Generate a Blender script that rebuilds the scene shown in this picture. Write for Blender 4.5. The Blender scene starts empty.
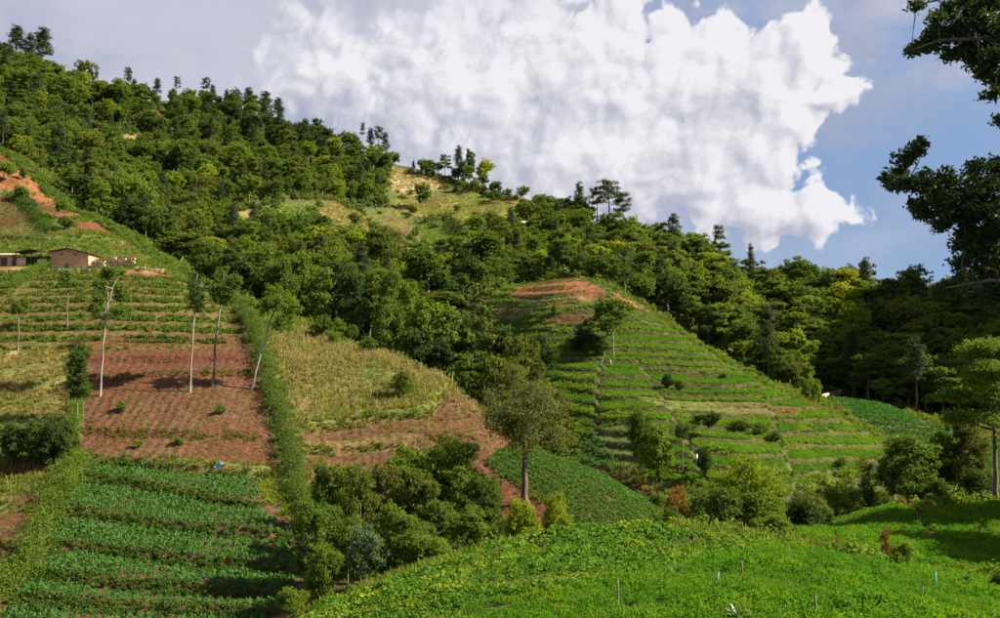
import bpy, math, random
import numpy as np
from mathutils import Vector

# ------------------------------------------------------------------ camera, sky, sun
R = math.radians
scene = bpy.context.scene
COL = scene.collection
F = 1100.0                       # focal length in photo pixels (photo 1000 x 618)
PITCH = math.atan((380 - 309) / F)   # eye level lies at row 380
SUN_AZ, SUN_EL = R(95), R(38)    # azimuth to the right of the view direction
cam_d = bpy.data.cameras.new('camera')
cam = bpy.data.objects.new('camera', cam_d)
COL.objects.link(cam)
cam.location = (0, 0, 0)
cam.rotation_euler = (math.pi / 2 + PITCH, 0, 0)
cam_d.sensor_width = 36.0
cam_d.lens = 36.0 * F / 1000.0
cam_d.clip_end = 5000
scene.camera = cam
scene.view_settings.view_transform = 'Standard'
scene.view_settings.look = 'None'
scene.view_settings.gamma = 1
scene.view_settings.exposure = 1.55
scene.view_settings.use_curve_mapping = False

sd = Vector((math.cos(SUN_EL) * math.sin(SUN_AZ), math.cos(SUN_EL) * math.cos(SUN_AZ), math.sin(SUN_EL)))
sun_l = bpy.data.lights.new('sun', 'SUN')
sun_l.energy = 5.0
sun_l.angle = R(0.53)
sun_l.color = (1.0, 0.89, 0.70)
sun = bpy.data.objects.new('sun', sun_l)
sun.rotation_euler = sd.to_track_quat('Z', 'Y').to_euler()
COL.objects.link(sun)

world = bpy.data.worlds.new('World')
scene.world = world
world.use_nodes = True
nt = world.node_tree
world.cycles.sampling_method = 'MANUAL'; world.cycles.sample_map_resolution = 512
bg = nt.nodes['Background']; bg.inputs[1].default_value = 0.083
_W = nt.nodes; _WL = nt.links
def wm(op, a, b=None, c=None, clamp=False):
    n = _W.new('ShaderNodeMath'); n.operation = op; n.use_clamp = clamp
    for i, v in enumerate((a, b, c)):
        if v is None: continue
        if hasattr(v, 'is_linked'): _WL.new(v, n.inputs[i])
        else: n.inputs[i].default_value = v
    return n.outputs[0]
def wv(op, a, b):
    n = _W.new('ShaderNodeVectorMath'); n.operation = op
    for i, v in enumerate((a, b)):
        if hasattr(v, 'is_linked'): _WL.new(v, n.inputs[i])
        else: n.inputs[i].default_value = v
    return n.outputs['Value'] if op == 'LENGTH' else n.outputs[0]
def wmix(f, a, b):
    n = _W.new('ShaderNodeMix'); n.data_type = 'RGBA'; n.clamp_factor = True
    for s, v in ((n.inputs[0], f), (n.inputs[6], a), (n.inputs[7], b)):
        if hasattr(v, 'is_linked'): _WL.new(v, s)
        else: s.default_value = v
    return n.outputs[2]
def wramp(x, lo, hi):
    n = _W.new('ShaderNodeMapRange'); n.interpolation_type = 'SMOOTHSTEP'; _WL.new(x, n.inputs[0]); n.inputs[1].default_value = lo; n.inputs[2].default_value = hi
    return n.outputs[0]
def wnoise(v, scale, detail, rough=.55):
    n = _W.new('ShaderNodeTexNoise'); n.noise_dimensions = '2D'; _WL.new(v, n.inputs['Vector']); n.inputs['Scale'].default_value = scale; n.inputs['Detail'].default_value = detail; n.inputs['Roughness'].default_value = rough
    return n
sky = _W.new('ShaderNodeTexSky'); sky.sky_type = 'NISHITA'; sky.sun_disc = False
sky.sun_elevation = SUN_EL; sky.sun_rotation = SUN_AZ; sky.altitude = 1800; sky.dust_density = 1.0; sky.ozone_density = 1.6
tc = _W.new('ShaderNodeTexCoord'); sep = _W.new('ShaderNodeSeparateXYZ'); _WL.new(tc.outputs['Generated'], sep.inputs[0])
az_ = wm('ARCTAN2', sep.outputs[0], sep.outputs[1]); el_ = wm('ARCSINE', sep.outputs[2])
cmb = _W.new('ShaderNodeCombineXYZ'); _WL.new(wm('MULTIPLY', az_, 10), cmb.inputs[0]); _WL.new(wm('MULTIPLY', el_, 10), cmb.inputs[1])
SP0 = cmb.outputs[0]                       # sky plane: tenths of a radian of azimuth and elevation
def spl(px, py):
    u = (px - 500) / F; v = (380 - py) / F; a = math.atan(u); return (a * 10, math.atan(v * math.cos(a)) * 10)
# heaps of the big cumulus: (column, row, half width, half height)
HEAPS = [(770,68,68,46),(812,45,34,32),(838,92,40,13),(800,120,36,26),(690,70,100,62),(590,75,130,95),(450,85,150,95),(340,60,90,60),(600,160,150,60),(715,170,70,60),(770,208,66,30),(806,212,54,22),(760,150,46,40)]
def heaps(v):
    best = None
    for x, y, a, b in HEAPS:
        cx, cy = spl(x, y)
        d = wv('LENGTH', wv('MULTIPLY', wv('SUBTRACT', v, (cx, cy, 0)), (F / a / 10, F / b / 10, 0)), (0, 0, 0))
        s = wm('SUBTRACT', 1.0, d)
        if best is None: best = s
        else: best = wm('SMOOTH_MAX', best, s, 0.25)
    return best
def density(v, full=True):
    w = wnoise(v, 2.0, 2 if full else 1).outputs['Color']
    v2 = wv('ADD', v, wv('MULTIPLY', wv('SUBTRACT', w, (.5, .5, .5)), (.30, .30, 0)))
    vo = _W.new('ShaderNodeTexVoronoi'); vo.voronoi_dimensions = '2D'; vo.feature = 'SMOOTH_F1'; vo.inputs['Scale'].default_value = 3.0 if full else 2.1; vo.inputs['Detail'].default_value = 2.5 if full else 1.5; vo.inputs['Roughness'].default_value = .5; vo.inputs['Smoothness'].default_value = .25
    _WL.new(v2, vo.inputs['Vector'])
    bil = wm('MULTIPLY', wm('SUBTRACT', .42, vo.outputs['Distance']), .62)
    d = wm('ADD', wm('ADD', heaps(v2), .26), bil)
    if full: d = wm('ADD', d, wm('MULTIPLY', wm('SUBTRACT', wnoise(wv('ADD', v2, (2.3, 7.1, 0)), 4.5, 8, .66).outputs['Fac'], .5), .85))
    return d
D0 = density(SP0)
L0 = density(SP0, False); L1 = density(wv('ADD', SP0, (.17, .14, 0)), False)
# broad thin cloud over the whole sky
thin_n = wnoise(wv('MULTIPLY', SP0, (.8, 1.3, 1)), 1.0, 7, .58).outputs['Fac']
thin_l = wnoise(wv('ADD', wv('MULTIPLY', SP0, (.45, .8, 1)), (3.7, 1.9, 0)), 1.0, 4, .5).outputs['Fac']
side = wramp(az_, 0.02, 0.30)                                          # thick veil to the left of the cumulus, thin to its right
veil = wm('MULTIPLY', wramp(thin_n, .34, .70), wm('MULTIPLY_ADD', side, -.15, .95))
veil = wm('MAXIMUM', veil, wm('MULTIPLY', wm('SUBTRACT', 1.0, side), .88))
low = wm('SUBTRACT', 1.0, wm('MULTIPLY', wm('MULTIPLY', side, wm('SUBTRACT', 1.0, wramp(el_, .06, .22))), .75))
veil = wm('MULTIPLY', veil, low)
deep = wmix(wramp(el_, .06, .30), (0.47, 0.95, 1.84, 1), (1.03, 1.40, 2.20, 1))
clear = wmix(.82, sky.outputs[0], deep)
col = wmix(veil, clear, wmix(wramp(thin_l, .36, .64), (1.63, 1.76, 2.27, 1), (2.47, 2.49, 2.86, 1)))
crisp = wramp(D0, -.06, .16); fuzzy = wramp(D0, -.15, .75)
edge = wramp(az_, -.10, .12)
cover = wm('ADD', wm('MULTIPLY', crisp, edge), wm('MULTIPLY', fuzzy, wm('SUBTRACT', 1.0, edge)))
soft = wm('MULTIPLY', wm('SUBTRACT', wnoise(wv('ADD', SP0, (5.3, 2.2, 0)), 1.3, 4, .5).outputs['Fac'], .5), .85)
D1 = density(wv('ADD', SP0, (.075, .06, 0)))
lit = wm('MULTIPLY_ADD', wm('SUBTRACT', L0, L1), .70, wm('MULTIPLY_ADD', wm('SUBTRACT', D0, D1), .85, .56))
fine = wm('MULTIPLY', wm('SUBTRACT', D0, L0), .35)
lit = wm('ADD', wm('ADD', lit, fine), wm('ADD', soft, wm('MULTIPLY', wramp(el_, .10, .26), .18)), clamp=True)
ccol = wmix(lit, (2.03, 2.06, 2.49, 1), (3.60, 3.56, 3.73, 1))
col = wmix(cover, col, ccol)
_WL.new(col, bg.inputs[0])

# ------------------------------------------------------------------ small maths
rng = np.random.default_rng(7)
random.seed(7)

def ray(px, py):
    u = (px - 500) / F; v = (309 - py) / F
    d = np.array([u, math.cos(PITCH) - v * math.sin(PITCH), math.sin(PITCH) + v * math.cos(PITCH)])
    return d / d[1]
def P(px, py, d):
    return ray(px, py) * d
def project(p):
    p = np.asarray(p, float)
    yc = p[..., 1] * math.cos(PITCH) + p[..., 2] * math.sin(PITCH)
    zc = -p[..., 1] * math.sin(PITCH) + p[..., 2] * math.cos(PITCH)
    return 500 + F * p[..., 0] / yc, 309 - F * zc / yc

def _hash(ix, iy, s):
    h = np.sin(ix * 127.1 + iy * 311.7 + s * 74.7) * 43758.5453
    return h - np.floor(h)
def vnoise(x, y, s=0):
    ix = np.floor(x); iy = np.floor(y); fx = x - ix; fy = y - iy
    fx = fx * fx * (3 - 2 * fx); fy = fy * fy * (3 - 2 * fy)
    a = _hash(ix, iy, s); b = _hash(ix + 1, iy, s); c = _hash(ix, iy + 1, s); d = _hash(ix + 1, iy + 1, s)
    return (a * (1 - fx) + b * fx) * (1 - fy) + (c * (1 - fx) + d * fx) * fy
def fbm(x, y, s=0, o=4):
    t = 0; a = 0.5; n = 0
    for k in range(o):
        t = t + a * vnoise(x * 2 ** k, y * 2 ** k, s + k * 3.1); n += a; a *= 0.5
    return t / n
def sstep(a, b, x):
    t = np.clip((x - a) / (b - a), 0, 1); return t * t * (3 - 2 * t)

# ------------------------------------------------------------------ the lie of the land: control points (column, row, metres away)
CP = [  # foreground field
 (300,640,58),(500,640,45),(700,640,43),(900,640,44),(1050,640,46),(350,612,62),(450,600,54),(600,600,50),(800,600,50),(1000,607,52),
 (420,580,69),(500,567,62),(600,567,60),(750,567,60),(900,582,60),(480,553,75),(540,538,78),(660,530,80),(760,541,74),(800,547,72),(870,562,69),(960,578,66),(1010,592,60),(1100,600,60),
 # field on the right
 (850,556,84),(950,568,84),(1010,576,82),(820,531,95),(900,540,98),(980,543,98),(1080,540,98),(795,533,92),(850,513,112),(920,512,115),(1000,500,118),(1100,490,120),
 # potato slope in the middle
 (570,533,99),(640,527,101),(530,458,118),(570,457,120),(620,490,110),(655,500,108),(590,495,108),(510,500,106),(480,470,115),
 # terraced hill
 (620,465,136),(700,500,122),(760,500,122),(820,490,128),(860,470,138),(895,445,158),(600,420,150),(700,430,146),(800,430,150),(650,390,163),(740,395,162),(570,380,168),(830,415,160),
 (560,340,184),(640,340,184),(700,368,174),(590,281,212),(640,302,205),(700,345,188),(760,380,176),(800,400,170),(850,422,165),(550,284,208),(500,296,210),(485,310,205),(520,330,192),
 # valley floor behind it
 (830,398,235),(870,403,240),(920,425,205),(870,420,205),(1000,450,190),(950,470,150),(1100,440,200),
 # forest slope on the right
 (780,385,255),(850,398,262),(920,415,255),(1000,428,245),(650,262,365),(700,275,350),(760,300,335),(850,310,318),(930,322,308),(1000,350,300),(800,350,290),(900,360,280),
 # far mountain
 (0,60,480),(100,98,465),(200,105,460),(270,125,455),(340,150,455),(450,178,450),(530,205,420),(600,237,385),
 (0,140,310),(50,110,370),(100,150,370),(200,170,360),(300,190,350),(300,250,270),(400,230,380),(430,200,420),(430,250,350),(500,230,370),(540,225,390),(480,275,300),(600,290,290),(650,315,270),(200,240,270),(150,215,275),(100,200,285),(250,270,240),(350,290,232),(400,300,225),(680,320,280),(720,345,275),
 # left spur
 (0,640,82),(150,640,82),(290,626,81),(0,600,86),(150,590,88),(280,582,90),(60,540,96),(180,540,97),(290,532,98),(100,465,113),(200,468,113),(290,470,115),(0,520,100),(0,440,118),(0,380,134),(150,420,123),(250,420,124),(150,370,137),(260,370,138),
 (70,340,146),(200,340,147),(0,330,150),(100,300,160),(200,310,158),(0,285,168),(70,266,180),(130,268,178),(0,265,182),(190,276,189),(60,230,200),(120,240,198),(0,215,210),(40,180,235),(90,216,214),(0,151,255),
 (-200,640,90),(-200,400,130),(-200,265,185),(-200,150,270),(-200,20,490),
 (300,465,118),(400,450,120),(470,440,122),(300,400,132),(400,400,132),(460,415,131),(340,350,150),(280,330,156),(250,305,179),(330,330,164),(420,370,149),(490,412,136),
 (340,587,84)]
CW = [P(a, b, d) for a, b, d in CP]
def at(px, d, z): return np.array([(px - 500) / F * d, d, z])
CW += [at(310,84,-17.6), at(400,92,-17.2), at(450,100,-16.4), at(500,95,-15.2), at(200,60,-16), at(100,60,-17), at(0,55,-17), at(-200,60,-17),
 at(700,112,-17), at(615,127,-14.5), at(560,140,-12.5), at(500,155,-9.5), at(480,200,1), at(480,250,15), at(800,122,-16), at(880,128,-15.5),
 at(640,235,11), at(700,215,2), at(760,205,-5), at(800,200,-9), at(570,240,20), at(590,260,25), at(250,205,10.5), at(340,190,4.5), at(430,175,-3.5),
 at(150,235,27), at(60,270,46), at(600,90,-14), at(700,92,-14.5), at(900,76,-14),
 np.array([0,0,-7.5]), np.array([0,25,-9.6]), np.array([-35,25,-13]), np.array([35,25,-9]), np.array([70,40,-8]), np.array([-70,30,-16]),
 np.array([0,560,75]), np.array([200,560,35]), np.array([-200,600,110]), np.array([-400,500,160]), np.array([170,420,15]), np.array([300,420,20]), np.array([0,800,20]), np.array([-400,800,60]), np.array([400,700,10]),
 np.array([150,290,20]), np.array([172,285,52]), np.array([200,280,92]), np.array([198,245,84]), np.array([205,335,80]), np.array([240,280,106]), np.array([185,212,34]), np.array([150,230,-4]), np.array([300,260,140]), np.array([160,150,-4]), np.array([200,120,4]), np.array([400,200,60])]  # includes a steep unseen hill, added right of frame to shade the forest slope
CW = np.array(CW)
C0 = 12.0
def _phi(r2): return np.sqrt(r2 + C0 * C0)
_n = len(CW); _xy = CW[:, :2]
_A = np.zeros((_n + 3, _n + 3))
_A[:_n, :_n] = _phi(((_xy[:, None] - _xy[None]) ** 2).sum(-1)) - np.eye(_n) * 0.15
_A[:_n, _n] = 1; _A[:_n, _n + 1:] = _xy; _A[_n, :_n] = 1; _A[_n + 1:, :_n] = _xy.T
_w = np.linalg.solve(_A, np.concatenate([CW[:, 2], np.zeros(3)]))
GX0, GX1, GY0, GY1 = -620.0, 520.0, -10.0, 900.0
def rbf(x, y):
    s = x.shape; x = x.ravel(); y = y.ravel(); out = np.empty_like(x)
    for i in range(0, len(x), 40000):
        a = x[i:i + 40000, None] - _xy[:, 0]; b = y[i:i + 40000, None] - _xy[:, 1]
        out[i:i + 40000] = _phi(a * a + b * b) @ _w[:_n]
    return (out + _w[_n] + _w[_n + 1] * x + _w[_n + 2] * y).reshape(s)
_gx = np.arange(GX0, GX1 + 1, 2.0); _gy = np.arange(GY0, GY1 + 1, 2.0)
_G = rbf(*np.meshgrid(_gx, _gy))
def H0(x, y):
    x = np.asarray(x, float); y = np.asarray(y, float)
    u = np.clip((x - GX0) / 2.0, 0, len(_gx) - 2.001); v = np.clip((y - GY0) / 2.0, 0, len(_gy) - 2.001)
    i = u.astype(int); j = v.astype(int); a = u - i; b = v - j
    return (_G[j, i] * (1 - a) + _G[j, i + 1] * a) * (1 - b) + (_G[j + 1, i] * (1 - a) + _G[j + 1, i + 1] * a) * b

def cast(px, py, dmin=35.0, dmax=640.0, hf=None):
    """where the line of sight through a photo pixel meets the ground"""
    hf = hf or H0
    r = ray(px, py); d = np.arange(dmin, dmax, 0.5)
    below = r[2] * d <= hf(r[0] * d, d)
    k = int(np.argmax(below))
    if not below[k]: return None
    if k == 0: dd = d[0]
    else:
        lo, hi = d[k - 1], d[k]
        for _ in range(12):
            m = (lo + hi) / 2
            if r[2] * m <= float(hf(r[0] * m, m)): hi = m
            else: lo = m
        dd = hi
    return np.array([r[0] * dd, dd, float(hf(r[0] * dd, dd))])
def cpoly(pts, dmin=35.0, dmax=640.0):
    out = []
    for q in pts:
        c = cast(q[0], q[1], q[2] if len(q) > 2 else dmin, dmax)
        if c is not None: out.append(c[:2])
    return np.array(out)
def sdist(x, y, poly):
    """signed distance to a polygon, positive inside"""
    d2 = np.full(x.shape, 1e18); ins = np.zeros(x.shape, bool); n = len(poly)
    for i in range(n):
        ax, ay = poly[i]; bx, by = poly[(i + 1) % n]
        ex, ey = bx - ax, by - ay; wx, wy = x - ax, y - ay
        t = np.clip((wx * ex + wy * ey) / (ex * ex + ey * ey + 1e-9), 0, 1)
        d2 = np.minimum(d2, (wx - t * ex) ** 2 + (wy - t * ey) ** 2)
        c = ((ay > y) != (by > y)) & (x < ex * (y - ay) / (ey if abs(ey) > 1e-9 else 1e-9) + ax)
        ins ^= c
    return np.sqrt(d2) * np.where(ins, 1, -1)
def ldist(x, y, line):
    """distance to a polyline, signed + on its far side, and the position along it 0..1"""
    best = np.full(x.shape, 1e18); sg = np.ones(x.shape); al = np.zeros(x.shape)
    L = np.concatenate([[0], np.cumsum(np.hypot(*np.diff(line, axis=0).T))])
    for i in range(len(line) - 1):
        ax, ay = line[i]; bx, by = line[i + 1]; ex, ey = bx - ax, by - ay; wx, wy = x - ax, y - ay
        t = np.clip((wx * ex + wy * ey) / (ex * ex + ey * ey + 1e-9), 0, 1)
        d2 = (wx - t * ex) ** 2 + (wy - t * ey) ** 2
        m = d2 < best
        best = np.where(m, d2, best); sg = np.where(m, np.where(ex * wy - ey * wx >= 0, 1, -1), sg)
        al = np.where(m, (L[i] + t * (L[i + 1] - L[i])) / L[-1], al)
    return np.sqrt(best) * sg, al
# ------------------------------------------------------------------ terraces and banks cut into the slopes
POLY_C = cpoly([(484,303),(500,291),(545,280),(590,284),(640,305),(700,348),(760,383),(800,403),(850,424),(893,446),(880,456),(850,474),(810,487),(760,496),(700,488),(660,482),(625,468),(578,463),(580,430),(562,402,150),(540,380,165),(505,340,185)])
POLY_L = cpoly([(-60,350),(40,348),(100,350),(252,350),(258,335),(225,303),(186,280),(150,272),(60,268),(-60,278)])
SEC1 = cpoly([(600,368),(598,400),(596,432),(594,462)])
SEC2 = cpoly([(638,362),(660,392),(686,440),(700,470)])
SEC3 = cpoly([(604,288),(560,318),(545,345)])
SEC4 = cpoly([(770,405),(775,430),(790,470)])
def c_sector(x, y):
    s = np.zeros(x.shape, int)
    def right_of(line):
        o = np.argsort(line[:, 1]); return x > np.interp(y, line[o, 1], line[o, 0])
    s += right_of(SEC1) & (y < 172)
    s += right_of(SEC2) & (y < 176)
    s += right_of(SEC4) & (y < 168)
    s = np.where((y >= 176) & right_of(SEC3), 5, s)
    return s
C_OFF = np.array([0.0, 0.42, 0.85, 0.3, 0.0, 0.55])
C_STEP, L_STEP = 1.45, 1.45
def c_level(x, y, z):
    return (z + 2.6 * (fbm(x / 22, y / 22, 5, 3) - .5) + 0.012 * x) / C_STEP + C_OFF[c_sector(x, y)]
def c_tread(x, y):
    return .80 - .18 * sstep(178, 196, y) * sstep(30, 12, x)     # higher banks on the upper left
def l_level(x, y, z):
    return (z + 1.1 * (fbm(x / 18, y / 18, 9, 3) - .5)) / L_STEP
def stair(u, a, s):
    k = np.floor(u); f = u - k
    return k + np.where(f < a, s * f / a, s + (1 - s) * (f - a) / (1 - a))
BANKS = [(cpoly(b), h, L) for b, h, L in [
 ([(70,478),(130,484),(200,497),(262,507)], .40, 3.0), ([(58,512),(130,520),(210,531),(302,546)], .40, 3.0), ([(46,545),(120,551),(200,562),(302,575)], .40, 2.6),
 ([(28,575),(110,583),(200,590),(290,592)], .40, 2.4), ([(10,602),(100,606),(200,610),(280,612)], .40, 2.0), ([(80,460),(150,466),(220,471),(275,474)], .6, 3.5),
 ([(80,430),(150,434),(210,437),(272,440)], .4, 3.5), ([(82,380),(120,377),(170,374),(255,374)], .35, 3.0), ([(82,360),(170,360),(252,361)], .4, 2.5),
 ([(-60,470),(0,470),(62,468)], .7, 4.0), ([(-60,507),(0,505),(52,500)], .5, 3.5), ([(-60,552),(0,549),(36,545)], .6, 4.0),
 ([(298,430),(360,420),(430,413),(492,417)], .55, 3.5), ([(298,450),(400,442),(482,438)], .4, 3.0),
 ([(-40,237),(0,236),(45,240),(130,246)], .5, 4.0), ([(0,262),(60,262),(150,270)], .4, 3.5)]]
POLY_RED = cpoly([(78,459),(84,352),(120,350),(252,350),(264,400),(280,472),(150,464)])
POLY_BAND = cpoly([(298,430),(360,421),(430,414),(492,419),(495,445),(470,470),(420,480),(300,480)])
def H(x, y, detail=True):
    x = np.asarray(x, float); y = np.asarray(y, float)
    z = H0(x, y)
    far = sstep(200, 300, y)
    z = z + (fbm(x / 11, y / 11, 2, 3) - .5) * (0.5 + 3.0 * far)
    m = sstep(-1.0, 1.5, sdist(x, y, POLY_C))
    u = c_level(x, y, z)
    z = z + m * (stair(u, c_tread(x, y), .42 - .12 * sstep(178, 196, y) * sstep(30, 12, x)) - u + 0.2) * C_STEP
    m = sstep(-.5, 2.0, sdist(x, y, POLY_L))
    u = l_level(x, y, z)
    z = z + m * (stair(u, .66, .40) - u + 0.2) * L_STEP
    for line, h, L in BANKS:
        if len(line) < 2: continue
        lo = line.min(0) - 8; hi = line.max(0) + 8
        sel = (x > lo[0]) & (x < hi[0]) & (y > lo[1]) & (y < hi[1])
        if not sel.any(): continue
        s, al = ldist(x[sel] if x.ndim else x[None], y[sel] if y.ndim else y[None], line)
        saw = np.where(s >= 0, np.clip(1 - s / L, 0, 1), -np.clip(1 + s / L, 0, 1)) * np.minimum(1, np.abs(s) / .3)
        dz = h * saw * sstep(0, .04, al) * sstep(1, .96, al)
        if x.ndim: z[sel] += dz
        else: z = z + dz[0]
    fur = (.5 + .5 * np.sin((x * .996 + y * .087 + .8 * fbm(x / 9, y / 9, 6, 2)) * 2 * math.pi / 1.05)) * .09
    z = z + fur * (sstep(0, .6, sdist(x, y, POLY_RED)) + .6 * sstep(0, .6, sdist(x, y, POLY_BAND)))
    if detail:
        z = z + (fbm(x / 1.3, y / 1.3, 21, 3) - .5) * .16
    return z
_bx0, _bx1, _by0, _by1, _bs = -150.0, 130.0, 30.0, 270.0, 0.5
_gx2 = np.arange(_bx0, _bx1 + .1, _bs); _gy2 = np.arange(_by0, _by1 + .1, _bs)
_G2 = H(*np.meshgrid(_gx2, _gy2))
def HF(x, y):
    """fast look-up of the finished ground height"""
    x = np.asarray(x, float); y = np.asarray(y, float)
    inside = (x > _bx0) & (x < _bx1 - 1) & (y > _by0) & (y < _by1 - 1)
    u = np.clip((x - _bx0) / _bs, 0, len(_gx2) - 2.001); v = np.clip((y - _by0) / _bs, 0, len(_gy2) - 2.001)
    i = u.astype(int); j = v.astype(int); a = u - i; b = v - j
    zi = (_G2[j, i] * (1 - a) + _G2[j, i + 1] * a) * (1 - b) + (_G2[j + 1, i] * (1 - a) + _G2[j + 1, i + 1] * a) * b
    far = sstep(200, 300, y)
    return np.where(inside, zi, H0(x, y) + (fbm(x / 11, y / 11, 2, 3) - .5) * (0.5 + 3.0 * far))

# ------------------------------------------------------------------ materials
def mat_new(name):
    m = bpy.data.materials.new(name); m.use_nodes = True
    n = m.node_tree; n.nodes.clear(); return m, n
def nd(n, t, **k):
    o = n.nodes.new(t)
    for a, b in k.items(): setattr(o, a, b)
    return o
def leaf_mat(name, c1, c2, trans=0.4, rough=0.6, patch=None, patch_scale=0.12, spec=0.15):
    """foliage: colour varies from plant to plant and, if asked, in patches across the field"""
    m, n = mat_new(name); L = n.links
    out = nd(n, 'ShaderNodeOutputMaterial')
    oi = nd(n, 'ShaderNodeObjectInfo'); geo = nd(n, 'ShaderNodeNewGeometry')
    ns = nd(n, 'ShaderNodeTexNoise'); ns.inputs['Scale'].default_value = 0.9; ns.inputs['Detail'].default_value = 2
    L.new(geo.outputs['Position'], ns.inputs['Vector'])
    mr = nd(n, 'ShaderNodeMath', operation='MULTIPLY_ADD'); mr.inputs[1].default_value = 0.7
    L.new(oi.outputs['Random'], mr.inputs[0])
    mr2 = nd(n, 'ShaderNodeMath', operation='MULTIPLY_ADD'); mr2.inputs[1].default_value = 1.4; mr2.inputs[2].default_value = -.55
    L.new(ns.outputs['Fac'], mr2.inputs[0]); L.new(mr2.outputs[0], mr.inputs[2])
    mx = nd(n, 'ShaderNodeMix', data_type='RGBA'); mx.clamp_factor = True
    mx.inputs[6].default_value = (*c1, 1); mx.inputs[7].default_value = (*c2, 1)
    L.new(mr.outputs[0], mx.inputs[0]); col = mx.outputs[2]
    if patch:
        n2 = nd(n, 'ShaderNodeTexNoise'); n2.inputs['Scale'].default_value = patch_scale; n2.inputs['Detail'].default_value = 5
        L.new(geo.outputs['Position'], n2.inputs['Vector'])
        rp = nd(n, 'ShaderNodeValToRGB'); rp.color_ramp.elements[0].position = .48; rp.color_ramp.elements[1].position = .66
        L.new(n2.outputs['Fac'], rp.inputs[0])
        m2 = nd(n, 'ShaderNodeMix', data_type='RGBA'); L.new(rp.outputs[0], m2.inputs[0]); L.new(col, m2.inputs[6]); m2.inputs[7].default_value = (*patch, 1)
        col = m2.outputs[2]
    b = nd(n, 'ShaderNodeBsdfPrincipled'); b.inputs['Roughness'].default_value = rough; b.inputs['Specular IOR Level'].default_value = spec
    t = nd(n, 'ShaderNodeBsdfTranslucent'); hs = nd(n, 'ShaderNodeMix', data_type='RGBA', blend_type='MULTIPLY'); hs.inputs[0].default_value = 1
    hs.inputs[7].default_value = (1.25, 1.15, .55, 1); L.new(col, hs.inputs[6])
    L.new(col, b.inputs['Base Color']); L.new(hs.outputs[2], t.inputs[0])
    ms = nd(n, 'ShaderNodeMixShader'); ms.inputs[0].default_value = trans
    L.new(b.outputs[0], ms.inputs[1]); L.new(t.outputs[0], ms.inputs[2]); L.new(ms.outputs[0], out.inputs[0])
    return m
def solid_mat(name, c1, c2, scale=3.0, rough=.85, bump=.3, stretch=(1, 1, 1)):
    m, n = mat_new(name); L = n.links
    out = nd(n, 'ShaderNodeOutputMaterial'); b = nd(n, 'ShaderNodeBsdfPrincipled'); b.inputs['Roughness'].default_value = rough
    tc = nd(n, 'ShaderNodeTexCoord'); mp = nd(n, 'ShaderNodeMapping'); mp.inputs['Scale'].default_value = stretch
    ns = nd(n, 'ShaderNodeTexNoise'); ns.inputs['Scale'].default_value = scale; ns.inputs['Detail'].default_value = 6
    L.new(tc.outputs['Object'], mp.inputs[0]); L.new(mp.outputs[0], ns.inputs['Vector'])
    rp = nd(n, 'ShaderNodeValToRGB'); rp.color_ramp.elements[0].position = .35; rp.color_ramp.elements[1].position = .65
    rp.color_ramp.elements[0].color = (*c1, 1); rp.color_ramp.elements[1].color = (*c2, 1)
    L.new(ns.outputs['Fac'], rp.inputs[0]); L.new(rp.outputs[0], b.inputs['Base Color'])
    bp = nd(n, 'ShaderNodeBump'); bp.inputs['Strength'].default_value = bump; bp.inputs['Distance'].default_value = .05
    L.new(ns.outputs['Fac'], bp.inputs['Height']); L.new(bp.outputs[0], b.inputs['Normal']); L.new(b.outputs[0], out.inputs[0])
    return m
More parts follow.
